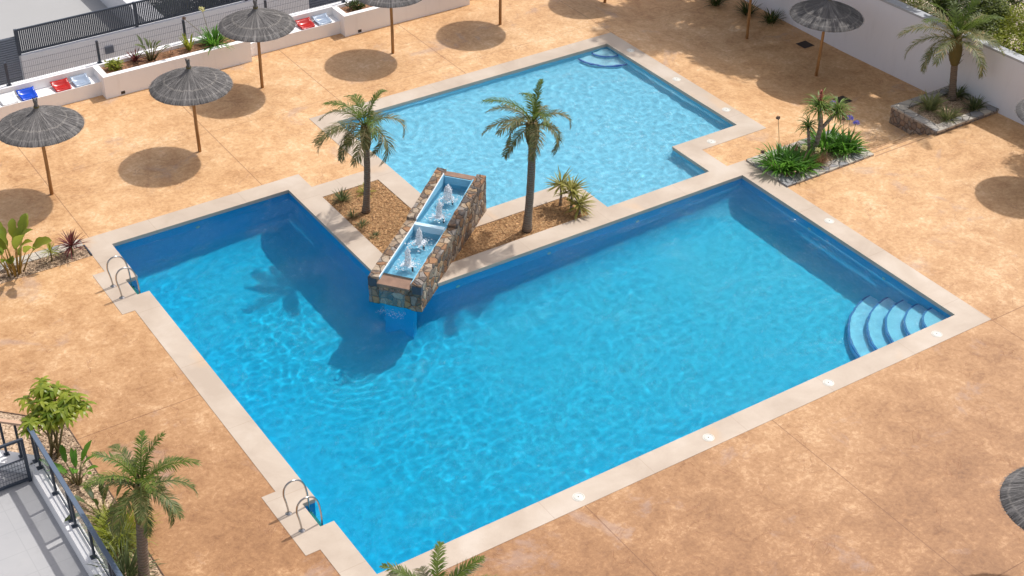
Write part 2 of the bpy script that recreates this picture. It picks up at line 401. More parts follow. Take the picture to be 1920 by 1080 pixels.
# deck: cells of a rectilinear grid, pools / coping / beds cut out
xs = sorted(set([-16,-8,-.87,-.57,-.29,0,4.71,5.28,6.89,7.46,10.5,11.09,14.39,14.96,15.,15.55,15.57,16.66,17.23,18.64,20.9,23.6]+[17.4+.3*i for i in range(1,9)]))
ys = sorted(set([-16,-8,-.57,0,1.12,1.66,2.4,2.99,6.28,6.6,6.9,7.38,7.42,7.9,7.95,7.99,8.98,9.55,10.,10.14,10.70,11.41,12.,12.26,12.84,13.03,13.6,15.58,16.15,18,20.22,21.]))
mb = MB(); idx = {}
def vid(i,j,low):
    k = (i,j,low)
    if k not in idx:
        x,y = xs[i],ys[j]; z = zf(x,max(y,6.95)) if low else 0.
        idx[k] = len(mb.v); mb.v.append((x,y,z))
    return idx[k]
for i in range(len(xs)-1):
    for j in range(len(ys)-1):
        cx,cy = (xs[i]+xs[i+1])/2,(ys[j]+ys[j+1])/2
        if in_pool(cx,cy) or in_cop(cx,cy) or in_bed(cx,cy): continue
        if inrect(cx,cy,(15.56,6.28,18.64,7.9)): continue
        if 6.28 < cy < 6.9 and cx > 18.64: continue        # the steps
        low = cy > 6.5
        mb.f.append((vid(i,j,low),vid(i+1,j,low),vid(i+1,j+1,low),vid(i,j+1,low))); mb.m.append(0); mb.s.append(False)
# two steps down to the lower part of the deck
for k,(y0,y1,z) in enumerate(((6.28,6.59,-.133),(6.59,6.9,-.266))):
    for a,b in ((18.64,19.2),(19.2,20.9),(20.9,23.6)):
        za = max(z, zf(a,7)) if a < 19.3 else z; zb = max(z, zf(b,7)) if b < 19.3 else z
        zc = -.133*k; zca = max(zc,zf(a,7)); zcb = max(zc,zf(b,7)) if b < 19.3 else zc
        mb.add([(a,y0,za),(b,y0,zb),(b,y1,zb),(a,y1,za)], [(0,1,2,3)])
        mb.add([(a,y0,za),(b,y0,zb),(b,y0,zcb if k else 0),(a,y0,zca if k else 0)], [(0,3,2,1)])
for a,b in ((18.64,19.2),(19.2,20.9),(20.9,23.6)):
    mb.add([(a,6.9,max(-.266,zf(a,7))),(b,6.9,max(-.266,zf(b,7))),(b,6.9,zf(b,7)),(a,6.9,zf(a,7))], [(0,1,2,3)])
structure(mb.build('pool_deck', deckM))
# far ground round about
gm = M_simple('dusty_ground', lin(176,164,150), .9, 0., .2, .6)
mb = MB()
ring = [(-16,-16),(23.55,-16),(23.55,21.),(-16,21.)]; R = 300
outer = [(-R,-R),(R,-R),(R,R),(-R,R)]
mb.add([(x,y,-.7) for x,y in outer]+[(x,y,-.7) for x,y in ring], [(0,1,5,4),(1,2,6,5),(2,3,7,6),(3,0,4,7)])
structure(mb.build('ground', gm))
mb = MB(); mb.prism([(23.58,-6),(40,-6),(40,24),(23.58,24)], -.69, 1.05)
structure(mb.build('bank', M_simple('pale_dry_earth', lin(196,180,160), .9, 0., .25, 1.5, .4)))

# ------------------------------------------------------------------ pools
def offset_poly(P, d):
    n = len(P); out = []
    for i in range(n):
        a,b,c = V(P[i-1]),V(P[i]),V(P[(i+1)%n]); e1 = (b-a).normalized(); e2 = (c-b).normalized()
        out.append((b.x+d*(e1.y+e2.y), b.y-d*(e1.x+e2.x)))
    return out
def basin(P, depth, parent, name='basin', cove=.28):
    big = depth > 1; dep = (lambda x: DEEP-(DEEP-SHALLOW)*max(0,min(15,x))/15) if big else (lambda x: depth)
    cove = .80 if big else cove; Q = offset_poly(P, .02); mb = MB(); n = len(Q); K = 9
    def inset(d):   # the ladder recesses close up below the surface
        if not big: return offset_poly(P, .02-d)
        q6 = offset_poly(P[:6], .02-d); return q6+[(d-.02,y) for x,y in P[6:]]
    rings = [[(x,y,-.10) for x,y in Q],[(x,y,-.45) for x,y in Q]] if big else [[(x,y,-.10) for x,y in Q]]
    for k in range(K+1):
        a = PI/2*k/K; d = cove*(1-math.cos(a)); cz = min(cove,.8*depth) if not big else cove
        rings.append([(x,y,-dep(x)+cz*(1-math.sin(a))) for x,y in inset(d)])
    for r in rings: mb.v += r
    for k in range(len(rings)-1):
        for i in range(n): mb.f.append((k*n+(i+1)%n, k*n+i, (k+1)*n+i, (k+1)*n+(i+1)%n)[::-1]); mb.m.append(0); mb.s.append(k > 0)
    mb.f.append(tuple((len(rings)-1)*n+i for i in range(n))); mb.m.append(0); mb.s.append(False)
    o = mb.build(name, tileM if depth > 1 else kidsTileM, parent); o.cycles.is_caustics_receiver = True
    mb = MB(); Z = offset_poly(P, .021)
    vs = [(x,y,-.108) for x,y in Z]+[(x,y,-.04) for x,y in Z]
    mb.add(vs, [((i+1)%n,i,i+n,(i+1)%n+n) for i in range(n)])
    Y = offset_poly(P, .012)
    mb.add([(x,y,-.108) for x,y in Y]+[(x,y,-.04) for x,y in Y], [((i+1)%n,i,i+n,(i+1)%n+n) for i in range(n)])
    mb.build('waterline_band', bandM, parent); return o
def coping(rects, others, parent):
    bx = sorted(set([v for r in COP_R+MAIN_R+KIDS_R for v in (r[0],r[2])])); by = sorted(set([v for r in COP_R+MAIN_R+KIDS_R for v in (r[1],r[3])]))
    mine = lambda x,y: any(inrect(x,y,r) for r in rects) and not in_pool(x,y) and not any(inrect(x,y,r) for r in others)
    mb = MB(); zt = .008; zb = -.055; e = .02
    cells = [(i,j) for i in range(len(bx)-1) for j in range(len(by)-1) if mine((bx[i]+bx[i+1])/2,(by[j]+by[j+1])/2)]
    S = set(cells)
    for i,j in cells:
        x0,x1,y0,y1 = bx[i],bx[i+1],by[j],by[j+1]
        cx,cy = (x0+x1)/2,(y0+y1)/2
        # run direction: towards which side does the strip continue
        hx = sum(1 for d in (-.8,.8) if in_cop(cx+d,cy)); hy = sum(1 for d in (-.8,.8) if in_cop(cx,cy+d))
        m = 0 if hx >= hy else 1
        mb.add([(x0,y0,zt),(x1,y0,zt),(x1,y1,zt),(x0,y1,zt)], [(0,1,2,3)], m)
        for (di,dj,p,q) in ((-1,0,(x0,y1),(x0,y0)),(1,0,(x1,y0),(x1,y1)),(0,-1,(x0,y0),(x1,y0)),(0,1,(x1,y1),(x0,y1))):
            if (i+di,j+dj) not in S: mb.add([(*p,zt),(*q,zt),(*q,zb),(*p,zb)], [(0,3,2,1)], m)
    return mb.build('coping', [copX,copY], parent)
def quarter_steps(parent, corner, a0, radii, tops, floor):
    cx,cy = corner
    for r,zt in zip(radii, tops):
        mb = MB(); N = 28; arc = [(cx+r*math.cos(a0+PI/2*k/N), cy+r*math.sin(a0+PI/2*k/N)) for k in range(N+1)]
        mb.prism([(cx,cy)]+arc, floor-.25, zt)
        s = mb.build('step', stepM if floor < -1 else kidsStepM, parent); s.cycles.is_caustics_receiver = True
        mb = MB()
        for k in range(N):
            b0,b1 = a0+PI/2*k/N, a0+PI/2*(k+1)/N
            p = lambda a,rr,z: (cx+rr*math.cos(a), cy+rr*math.sin(a), z)
            mb.add([p(b0,r-.04,zt+.004),p(b0,r+.004,zt+.004),p(b1,r+.004,zt+.004),p(b1,r-.04,zt+.004)], [(0,1,2,3)])
            mb.add([p(b0,r+.004,zt+.004),p(b0,r+.004,zt-.05),p(b1,r+.004,zt-.05),p(b1,r+.004,zt+.004)], [(0,1,2,3)])
        nz = mb.build('nosing', nosM, s); nz.cycles.is_caustics_receiver = True
def inlet(parent, p, axis):
    mb = MB(); c = V(p); n = V(axis); u = n.orthogonal().normalized(); w = n.cross(u)
    ringp = [c+n*.012+(u*math.cos(2*PI*k/14)+w*math.sin(2*PI*k/14))*.055 for k in range(14)]
    mb.add(ringp+[c+n*.02], [(k,(k+1)%14,14) for k in range(14)])
    o = mb.build('inlet', whitePl, parent); o.cycles.is_caustics_receiver = True

DM, DK, DEEP, SHALLOW = 1.3, .45, 2.15, 1.25
main = thing('swimming_pool', 'large turquoise L-shaped swimming pool with pale coping and rounded corner steps', 'swimming pool')
basin(MAIN, DM, main)
coping(COP_R[:4], [], main)
quarter_steps(main, (15.02,-.02), PI/2, (.72,1.12,1.52,1.92,2.33)[::-1], (-.30,-.50,-.70,-.90,-1.10)[::-1], -DM)
for x in (6.3,8.9,11.6): inlet(main, (x,7.40,-.40), (0,-1,0))
for y in (2.2,4.8): inlet(main, (15.02,y,-.40), (-1,0,0))
inlet(main, (2.2,13.05,-.4), (0,-1,0))
kids = thing('paddling_pool', 'shallow light blue paddling pool with pale coping behind the palms', 'swimming pool')
basin(KIDS, DK, kids)
coping(COP_R[4:], COP_R[:4], kids)
quarter_steps(kids, (16.66,15.58), PI, (.58,1.08)[::-1], (-.20,-.32)[::-1], -DK)
for x in (9.2,12.2,13.6): inlet(kids, (x,15.60,-.30), (0,-1,0))
for y in (10.6,13.): inlet(kids, (16.68,y,-.30), (-1,0,0))

FO = V((4.71,7.38)); FD = V((.786,.618)); FN = V((-.618,.786))
def FW(a,b,z): p = FO+FD*a+FN*b; return (p.x,p.y,z)
SPL = V((4.2,7.05))
def wave_main(x,y):
    d = math.hypot(x-SPL.x,y-SPL.y)
    g_ = .75+.5*noise.noise((x*.28,y*.28,7))
    z = g_*1.25*(.0085*noise.noise((x*1.7,y*1.9,0))+.0054*noise.noise((x*3.6,y*4.2,5))+.0021*noise.noise((x*7.5,y*8.5,9)))
    if d < 5: z += (.0042+.012*math.exp(-(d/.35)**2))*math.exp(-d/1.0)*math.sin(d*2*PI/.25+3.2*noise.noise((x*1.4,y*1.4,2)))*(.55+.9*noise.noise((x*1.1,y*1.1,8)))
    for (rx,ry) in ((.45,7.2),(.55,4.4)):
        q = math.hypot(x-rx,y-ry)
        if q < 1.2: z += .006*math.exp(-q/.2)*math.sin(q*2*PI/.13)
    return z
def wave_kids(x,y):
    w = noise.noise((x*.5,y*.5,4))
    return 1.45*(.010*noise.noise((x*2.1+w,y*2.1,11))+.0135*noise.noise((x*4.0,y*4.4+w,15))+.0048*noise.noise((x*8,y*8.6,19)))
def water(name, mat, inside, x0,y0,x1,y1, st, fn, z0, parent=None, W=lambda x,y,z:(x,y,z)):
    nx = int((x1-x0)/st)+1; ny = int((y1-y0)/st)+1; mb = MB(); idx = {}
    def vid(i,j):
        if (i,j) not in idx:
            x = x0+st*i; y = y0+st*j; idx[(i,j)] = len(mb.v); mb.v.append(W(x,y,z0+fn(x,y)))
        return idx[(i,j)]
    for j in range(ny):
        for i in range(nx):
            if inside(x0+st*(i+.5), y0+st*(j+.5)):
                mb.f.append((vid(i,j),vid(i+1,j),vid(i+1,j+1),vid(i,j+1))); mb.m.append(0); mb.s.append(True)
    o = mb.build(name, mat, parent); o.cycles.is_caustics_caster = True; return o
grow = lambda rs,e: (lambda x,y: any(r[0]-e <= x <= r[2]+e and r[1]-e <= y <= r[3]+e for r in rs))
structure(water('pool_water', waterMain, grow(MAIN_R,.015), -.32,-.03, 15.03,13.08, .04, wave_main, WL))
structure(water('paddling_pool_water', waterKids, grow(KIDS_R,.015), 7.44,7.97, 16.7,15.62, .035, wave_kids, WL))

def lid(x,y,label,z=.009):
    t = thing('skimmer_lid', label, 'skimmer lid', (x,y,z), 'round white lids set in the pool coping')
    mb = MB(); mb.lathe([(0,.006),(.085,.006),(.092,.004),(.094,0)], seg=24); mb.build('cover', whitePl, t)
    mb = MB(); mb.lathe([(.10,.0),(.103,.005),(.118,.005),(.123,0)], seg=24); mb.build('rim', whitePl, t)
    mb = MB(); mb.lathe([(0,.0085),(.012,.0085),(.013,.006)], seg=10); mb.build('hole', blackM, t)
for x,y,l in ((4.28,-.31,'round white skimmer lid in the front coping nearest the bottom palm tip'),
              (7.53,-.30,'round white skimmer lid in the front coping, second from the bottom palm tip'),
              (10.84,-.29,'round white skimmer lid in the front coping, second from the corner steps'),
              (14.1,-.30,'round white skimmer lid in the front coping beside the rounded corner steps'),
              (15.36,4.5,'round white skimmer lid in the right-hand coping of the large pool'),
              (16.98,14.83,'round white lid beside the rounded steps of the paddling pool'),
              (16.97,12.6,'round white lid midway along the right coping of the paddling pool'),
              (16.98,10.39,'round white lid in the right coping near the paddling pool corner'),
              (15.46,9.2,'round white lid in the coping at the notch of the paddling pool')): lid(x,y,l)

def ladder(yc, label):
    t = thing('pool_ladder', label, 'pool ladder', (-.29,yc,0), 'steel ladders on the left pool edge')
    for s in (-1,1):
        y = .275*s
        pts = [(-.34,y,.0),(-.345,y,.12),(-.37,y,.3),(-.40,y,.46),(-.40,y,.56),(-.375,y,.66),(-.31,y,.735),(-.22,y,.765),(-.13,y,.75),(-.05,y,.70),(.015,y,.60),(.05,y,.48),(.075,y,.3),(.085,y,.1),(.085,y,-.4),(.085,y,-1.15)]
        mb = MB(); mb.tube([V(p) for p in smooth(pts,3)], .0185, 10); mb.build('handrail', steelM, t)
        mb = MB(); mb.lathe([(.022,.05),(.034,.035),(.06,.012),(.065,.0085)], (-.34,y), 16); mb.build('flange', steelM, t)
    for k in range(4):
        z = -.2-.26*k; mb = MB(); mb.box(.045,-.255,z-.015,.125,.255,z+.015); mb.build('tread', steelM, t)
def smooth(pts, k):
    out = []; n = len(pts); P = [V(p) for p in pts]
    for i in range(n-1):
        p0,p1,p2,p3 = P[max(i-1,0)],P[i],P[i+1],P[min(i+2,n-1)]
        for j in range(k):
            u = j/k; out.append(.5*((2*p1)+(p2-p0)*u+(2*p0-5*p1+4*p2-p3)*u*u+(3*p1-p0-3*p2+p3)*u**3))
    out.append(P[-1]); return out
ladder(11.05, 'steel pool ladder with two arched handrails by the burgundy cordyline bed')
ladder(2.03, 'steel pool ladder with two arched handrails nearest the terrace palm')

# ------------------------------------------------------------------ stone fountain between the pools
ft = thing('stone_fountain', 'long rubble stone fountain with two stepped blue basins spilling into the large pool', 'fountain', (FO.x,FO.y,0))
def rough_box(mb, a0,a1,b0,b1, zb, zt0, zt1, amp=.014, na=None, m=0):
    """box in the fountain's own axes with subdivided, uneven faces; top runs from zt0 to zt1"""
    na = na or max(2,int((a1-a0)/.07)); nb = max(2,int(abs(b1-b0)/.07)); nz = max(2,int((max(zt0,zt1)-zb)/.07))
    def P(u,v,w):
        a = a0+(a1-a0)*u; b = b0+(b1-b0)*v; z = zb+((zt0+(zt1-zt0)*u)-zb)*w
        x,y,z = FW(a,b,z); q = noise.noise_vector((x*5.5,y*5.5,z*5.5)); q2 = noise.noise_vector((x*13,y*13,z*13))
        return (x-FO.x+amp*(q.x+.5*q2.x), y-FO.y+amp*(q.y+.5*q2.y), z+amp*.8*(q.z+.5*q2.z))
    def sheet(fn, n, k, flip):
        vs = [P(*fn(i/n,j/k)) for j in range(k+1) for i in range(n+1)]
        fs = [(j*(n+1)+i, j*(n+1)+i+1, (j+1)*(n+1)+i+1, (j+1)*(n+1)+i) for j in range(k) for i in range(n)]
        mb.add(vs, [f[::-1] for f in fs] if flip else fs, m, False)
    sheet(lambda u,v:(u,v,1),na,nb,False); sheet(lambda u,v:(u,0,v),na,nz,False); sheet(lambda u,v:(u,1,v),na,nz,True)
    sheet(lambda u,v:(0,u,v),nb,nz,True); sheet(lambda u,v:(1,u,v),nb,nz,False); sheet(lambda u,v:(u,v,0),na,nb,True)
for s in (-1,1):
    b0,b1 = sorted((.395*s,.645*s)); mb = MB()
    rough_box(mb, -.24, 2.13, b0,b1, -.115, .615,.73); rough_box(mb, 2.13, 4.22, b0,b1, -.115, .785,1.01)
    mb.build('side_wall', stoneM, ft)
mb = MB(); rough_box(mb, -.215,-.04, -.394,.394, -.115,.42,.42); mb.build('front_wall', stoneM, ft)
for s in (-1,1):
    b0,b1 = sorted((.43*s,.652*s)); mb = MB(); rough_box(mb, -.252,-.14, b0,b1, .37,.575,.58,.012); mb.build('dark_corner_stone', M_simple('dark_slate_block', lin(70,74,84), .6, 0., .4, 8, .4), ft)
mb = MB(); rough_box(mb, -.34,.03, -.393,.393, .475,.53,.583,.006); mb.build('spillway_slab', slateM, ft)
mb = MB(); rough_box(mb, 4.0,4.20, -.394,.394, -.1,.96,.96,.006); mb.build('back_slab', slateM, ft)
linM = M_tile('fountain_tile', (.26,.56,.74), (.30,.60,.77), .025); weirM = M_tile('weir_tile', (.55,.74,.84), (.6,.78,.86), .025); bfM = M_tile('basin_floor_tile', (.36,.66,.78), (.40,.69,.80), .025); trimM = M_simple('white_tile_trim', (.82,.84,.86), .4, 0., .03)
mb = MB()
def fquad(ps, m=0): mb.add([(FW(*p)[0]-FO.x,FW(*p)[1]-FO.y,p[2]) for p in ps], [(0,1,2,3)], m)
def fbox(a0,a1,b0,b1,z0,z1):
    p = [FW(a,b,0) for a,b in ((a0,b0),(a1,b0),(a1,b1),(a0,b1))]
    mb.prism([(q[0]-FO.x,q[1]-FO.y) for q in p], z0, z1)
def fprism(a0,a1,b0,b1,z0,za,zb_):
    p = [FW(a,b,0) for a,b in ((a0,b0),(a1,b0),(a1,b1),(a0,b1))]
    mb.prism([(q[0]-FO.x,q[1]-FO.y) for q in p], z0, [za,zb_,zb_,za])
for s in (-1,1):
    b0,b1 = sorted((.375*s,.394*s)); fprism(-.2,2.12,b0,b1,.1,.605,.72); fprism(2.14,3.995,b0,b1,.1,.775,.995)
fbox(-.035,-.02,-.367,.367,.2,.47); fbox(3.97,3.996,-.367,.367,.5,.945)
o = mb.build('basin_lining', linM, ft); o.cycles.is_caustics_receiver = True
mb = MB(); fbox(-.03,1.92,-.373,.373,.1,.33); fbox(2.04,3.985,-.373,.373,.1,.50)
o = mb.build('basin_floor', bfM, ft); o.cycles.is_caustics_receiver = True
mb = MB()
fprism(-.2,2.13,.380,.398,.56,.626,.742); fprism(2.13,3.995,.380,.398,.75,.797,1.018)
mb.build('tile_trim', trimM, ft)
mb = MB(); fbox(1.92,2.04,-.374,.374,.1,.765); o = mb.build('weir', weirM, ft); o.cycles.is_caustics_receiver = True
mb = MB(); fbox(-.03,.14,-.36,.36,-2.2,-.118); o = mb.build('submerged_base', tileM, ft); o.cycles.is_caustics_receiver = True
jets = [(3.28,.02,.752),(2.46,-.06,.752),(1.42,.05,.592),(.5,-.03,.592)]
def wf(lst):
    def fn(a,b):
        z = .003*noise.noise((a*6,b*6,3))
        for ja,jb,_ in lst:
            d = math.hypot(a-ja,b-jb); z += .006*math.exp(-d/.35)*math.sin(d*2*PI/.13)
        return z
    return fn
FWl = lambda a,b,z: (FW(a,b,z)[0]-FO.x, FW(a,b,z)[1]-FO.y, z)
for nm,a0,a1,z,js in (('lower',-.03,1.94,.592,jets[2:]),('upper',2.04,3.97,.752,jets[:2])):
    water('basin_water', waterF, lambda a,b:True, a0,-.374, a1-.03,.346, .03, wf(js), z, ft, FWl)
for k,(a,b,z) in enumerate(jets):
    x,y,_ = FWl(a,b,0); h = (.40,.42,.44,.50)[k]; mb = MB(); rj = random.Random(k)
    prof = [(.10,.0),(.088,.03),(.085,.12),(.09,.20),(.085,.28),(.07,.34),(.045,.38),(.0,.40)] if k == 0 else [(.085,.0),(.062,.04),(.058,.14),(.060,.23),(.052,.31),(.034,.37),(.0,.40)]
    seg = 22; vs = []
    for i,(r,zz) in enumerate(prof):
        for q in range(seg):
            an = 2*PI*q/seg; n = noise.noise((math.cos(an)*2.2+k*7,math.sin(an)*2.2,zz*14)); rr = r*(1+.8*n)
            vs.append((x+rr*math.cos(an)+(.04*zz+.05*noise.noise((k*3,zz*5,1))), y+rr*math.sin(an), z-.01+zz*h/.43*(1+.05*n)))
    mb.add(vs, [(i*seg+q,i*seg+(q+1)%seg,(i+1)*seg+(q+1)%seg,(i+1)*seg+q) for i in range(len(prof)-1) for q in range(seg)], 0, True)
    mb.build('water_jet', frothM, ft); mb = MB()
    pr = lambda u: next((r1+(r0-r1)*(z1-u*.43)/(z1-z0) for (r0,z0),(r1,z1) in zip(prof,prof[1:]) if z0 <= u*.43 <= z1), .01)
    for q in range(700):   # drops and froth of the jet, then foam drifting round its foot
        an = rj.uniform(0,2*PI); flat = q > 430
        if flat: d = abs(rj.gauss(0,.15))+.03; zz = z+.006; sx = rj.uniform(.008,.028); sz = .004
        else: u = rj.random()**1.3; d = pr(u)*rj.uniform(.55,1.3)+.015*rj.random()**3; zz = z+u*h*rj.uniform(.9,1.06); sx = rj.uniform(.004,.012); sz = sx*rj.uniform(1,1.8)
        c = V((x+d*math.cos(an)+(.04*(zz-z)+.05*noise.noise((k*3,(zz-z)*5,1)) if not flat else 0),y+d*math.sin(an)*.9,zz)); a2 = rj.uniform(0,PI); ux = V((math.cos(a2),math.sin(a2),0))*sx; uy = V((-math.sin(a2),math.cos(a2),0))*sx*rj.uniform(.4,1); uz = V((0,0,sz))
        mb.add([c+ux,c+uy,c-ux,c-uy,c+uz,c-uz],[(0,1,4),(1,2,4),(2,3,4),(3,0,4),(1,0,5),(2,1,5),(3,2,5),(0,3,5)],0,True)
    structure(mb.build('spray', dropM, ft), 'stuff')
    mb = MB(); mb.tube([(x+.05,y-.13,z-.2),(x+.05,y-.13,z+.006)], .022, 10); mb.build('nozzle', darkM, ft)
mb = MB(); N = 16
for i in range(N+1):
    b = -.33+.66*i/N
    for j in range(9):
        t = j/8; mb.v.append(FWl(-.365-.09*t**.6+.008*noise.noise((b*14,t*3,0)), b*(1-.12*t), .485-(.485-WL)*t))
for i in range(N):
    for j in range(8): mb.f.append((i*9+j,(i+1)*9+j,(i+1)*9+j+1,i*9+j+1)); mb.m.append(0); mb.s.append(True)
mb2 = MB(); rj = random.Random(3)     # froth where the sheet of water lands
for q in range(170):
    c = V(FWl(-.52+rj.gauss(0,.07), rj.uniform(-.34,.34), WL+.010)); sx = rj.uniform(.005,.017); a2 = rj.uniform(0,PI); ux = V((math.cos(a2),math.sin(a2),0))*sx; uy = V((-math.sin(a2),math.cos(a2),0))*sx*.6; uz = V((0,0,.005))
    mb2.add([c+ux,c+uy,c-ux,c-uy,c+uz,c-uz],[(0,1,4),(1,2,4),(2,3,4),(3,0,4),(1,0,5),(2,1,5),(3,2,5),(0,3,5)],0,True)
structure(mb2.build('splash', foamM, ft), 'stuff')
tM = NT('thin_water_sheet'); g = tM.n('ShaderNodeBsdfGlossy'); g.inputs['Roughness'].default_value = .08
tr = tM.n('ShaderNodeBsdfTransparent'); mx = tM.n('ShaderNodeMixShader'); mx.inputs[0].default_value = .12
tM.l(tr.outputs[0], mx.inputs[1]); tM.l(g.outputs[0], mx.inputs[2]); mb.build('water_sheet', tM.done(mx), ft)

# ------------------------------------------------------------------ planting beds
def chips(name, mat, rects, n, ok, z=0., smin=.018, smax=.04, seed=1):
    r = random.Random(seed); mb = MB(); A = [(q[2]-q[0])*(q[3]-q[1]) for q in rects]
    while len(mb.f) < n:
        q = r.choices(rects, A)[0]; x = r.uniform(q[0],q[2]); y = r.uniform(q[1],q[3])
        if not ok(x,y): continue
        s = r.uniform(smin,smax); w = s*r.uniform(.3,.7); a = r.uniform(0,2*PI); t = r.uniform(-.5,.5); t2 = r.uniform(-.4,.4)
        u = V((math.cos(a),math.sin(a),t))*s; v = V((-math.sin(a),math.cos(a),t2))*w; c = V((x,y,z+.006+r.uniform(0,.014)))
        mb.add([c-u-v*.8,c+u-v,c+u*.9+v,c-u+v], [(0,1,2,3)])
    return mb.build(name, mat)
chipM = M_leaf('wood_chip', lin(168,124,80), lin(212,172,124), .0, .9, lin(132,96,66))
pebM = M_leaf('gravel_stone', lin(146,118,92), lin(200,174,146), .0, .9, lin(112,92,76))
mb = MB()
for r in ((5.28,7.95,6.89,12.26),(6.89,7.95,10.5,8.98)): mb.box(r[0],r[1],-.12,r[2],r[3],-.02)
bed = mb.build('mulch_bed', barkM); structure(bed)
fclear = lambda x,y: abs((V((x,y))-FO).dot(FN)) > .66
structure(chips('bark_chips', chipM, [(5.29,7.96,6.88,12.25),(6.88,7.96,10.49,8.97)], 14000, fclear, -.02, .012, .028), 'stuff')
# agapanthus bed with a flagstone edge
mb = MB(); x0,y0,x1,y1 = RB; e = .36; zt = .055
def edge_strip(mb, pts, inner, zt, zb, seed, n=14):
    """flagstone border: outer outline pts, inner outline; slightly wandering outer edge"""
    k = len(pts)
    for i in range(k):
        a,b = V(pts[i]),V(pts[(i+1)%k]); c,d = V(inner[i]),V(inner[(i+1)%k])
        for j in range(n):
            t0,t1 = j/n,(j+1)/n
            def o(t):
                p = a+(b-a)*t; q = noise.noise((p.x*4,p.y*4,seed)); w = .022*q*min(1,4*t*(1-t)*3); nn = V((b-a).yx).normalized(); return V((p.x+nn.x*w, p.y-nn.y*w))
            p0,p1,q0,q1 = o(t0),o(t1),c+(d-c)*t0,c+(d-c)*t1
            mb.add([(p0.x,p0.y,zt),(p1.x,p1.y,zt),(q1.x,q1.y,zt-.006),(q0.x,q0.y,zt-.006)], [(0,1,2,3)])
            mb.add([(p0.x,p0.y,zt),(p1.x,p1.y,zt),(p1.x,p1.y,zb),(p0.x,p0.y,zb)], [(0,3,2,1)])
            mb.add([(q0.x,q0.y,zt-.006),(q1.x,q1.y,zt-.006),(q1.x,q1.y,zb),(q0.x,q0.y,zb)], [(0,1,2,3)])
rbed = thing('flagstone_bed', 'low planting bed edged with grey flagstones at the pool corner', 'planting bed', (17.1,7.1,0))
edge_strip(mb, [(x0+.02,y0),(x1,y0),(x1,y1),(x0+.02,y1)], [(x0+.3,y0+e),(x1-e,y0+e),(x1-e,y1-e),(x0+.3,y1-e)], zt, -.3, 3)
mb.build('stone_edging', flagM, rbed, (17.1,7.1,0))
mb = MB(); mb.box(x0+.25,y0+.3,-.3,x1-.3,y1-.3,.02); mb.build('gravel_fill', gravM, rbed, (17.1,7.1,0))
# narrow bed on the left
lbed = thing('narrow_gravel_bed', 'narrow gravel bed with a flagstone edge left of the large pool', 'planting bed', (-2.6,13.2,0))
mb = MB(); mb.box(-7,12.8,-.1,-.60,13.34,.012); mb.build('gravel_fill', gravM, lbed, (-2.6,13.2,0))
mb = MB(); edge_strip(mb, [(-7,13.34),(-.6,13.30),(-.6,13.62),(-7,13.66)], [(-6.9,13.45),(-.7,13.45),(-.7,13.46),(-6.9,13.46)], .035, -.05, 5, 30); mb.build('stone_edging', flagM, lbed, (-2.6,13.2,0))
mb = MB(); mb.bar((-.585,12.8,.02),(-.585,13.3,.02),.03,.05); mb.build('edge_strip', darkM, lbed, (-2.6,13.2,0))
structure(chips('gravel', pebM, [(-7,12.82,-.62,13.32)], 2400, lambda x,y:True, .012, .012,.03,4), 'stuff')
# bed round the terrace
TB = [(-3.27,-10),(-3.27,7.2),(-5.4,9.4),(-6.4,8.5),(-4.1,6.2),(-4.1,-10)]
mb = MB(); mb.prism(TB, -.1, .014); structure(mb.build('terrace_bed', gravM))
structure(chips('pebbles', pebM, [(-4.1,-2,-3.28,7.1)], 3600, lambda x,y:True, .014, .012,.032,6), 'stuff')
mb = MB(); mb.bar((-3.265,-10,.014),(-3.265,7.2,.014),.02,.03); mb.bar((-3.265,7.2,.014),(-5.4,9.4,.014),.02,.03)
tag(mb.build('bed_edging', M_simple('rusted_edging', lin(96,74,58), .8)), 'thin dark metal edging strip along the gravel bed beside the terrace', 'edging')
# raised stone planter with the palm by the right wall
pc = (22.1,7.0,0)
rp = thing('stone_planter', 'square rubble stone planter with a palm against the right wall', 'planter', pc)
x0,y0,x1,y1 = PL; w = .26; mb = MB()
for (a,b,c,d) in ((x0,y0,x1,y0+w),(x0,y1-w,x1,y1),(x0,y0+w,x0+w,y1-w),(x1-w,y0+w,x1,y1-w)): mb.box(a,b,-.45,c,d,.10)
mb.build('stone_wall', stoneGrey, rp, pc)
mb = MB()
edge_strip(mb, [(x0-.02,y0-.02),(x1,y0-.02),(x1,y1+.02),(x0-.02,y1+.02)], [(x0+w+.02,y0+w+.02),(x1-w,y0+w+.02),(x1-w,y1-w-.02),(x0+w+.02,y1-w-.02)], .135, .08, 9); mb.build('coping_stones', flagM, rp, pc)
mb = MB(); mb.box(x0+w,y0+w,-.4,x1-w,y1-w,.07); mb.build('soil', gravM, rp, pc)

# ------------------------------------------------------------------ left boundary: planters, benches, wall, fence
def planter(x0,x1,label):
    t = thing('long_planter', label, 'planter', (x0,20.2,0), 'white rendered planters along the left wall')
    y0,y1,w = 20.2,20.98,.17; mb = MB(); h = .67
    P = lambda *a: mb.box(*a)
    P(x0,y0,-.02,x1,y0+w,h); P(x0,y0+w,-.02,x0+w,y1,h); P(x1-w,y0+w,-.02,x1,y1,h)
    mb.build('walls', whiteM, t, (x0,20.2,0))
    mb = MB(); mb.box(x0+w,y0+w,-.02,x1-w,y1,h-.08); mb.build('soil', M_soil, t, (x0,20.2,0))
    mb = MB(); mb.box(x0+.44,y0-.004,.03,x0+.56,y0+.01,.12); mb.build('drain_outlet', blackM, t, (x0,20.2,0))
M_soil = M_gravel('brown_mulch', lin(120,84,58), lin(152,110,78), lin(78,54,38))
planter(2.62,7.1,'long white planter nearer the left corner, with agapanthus and burgundy cordyline')
planter(10.2,14.66,'long white planter behind the red and grey seats at the top edge')
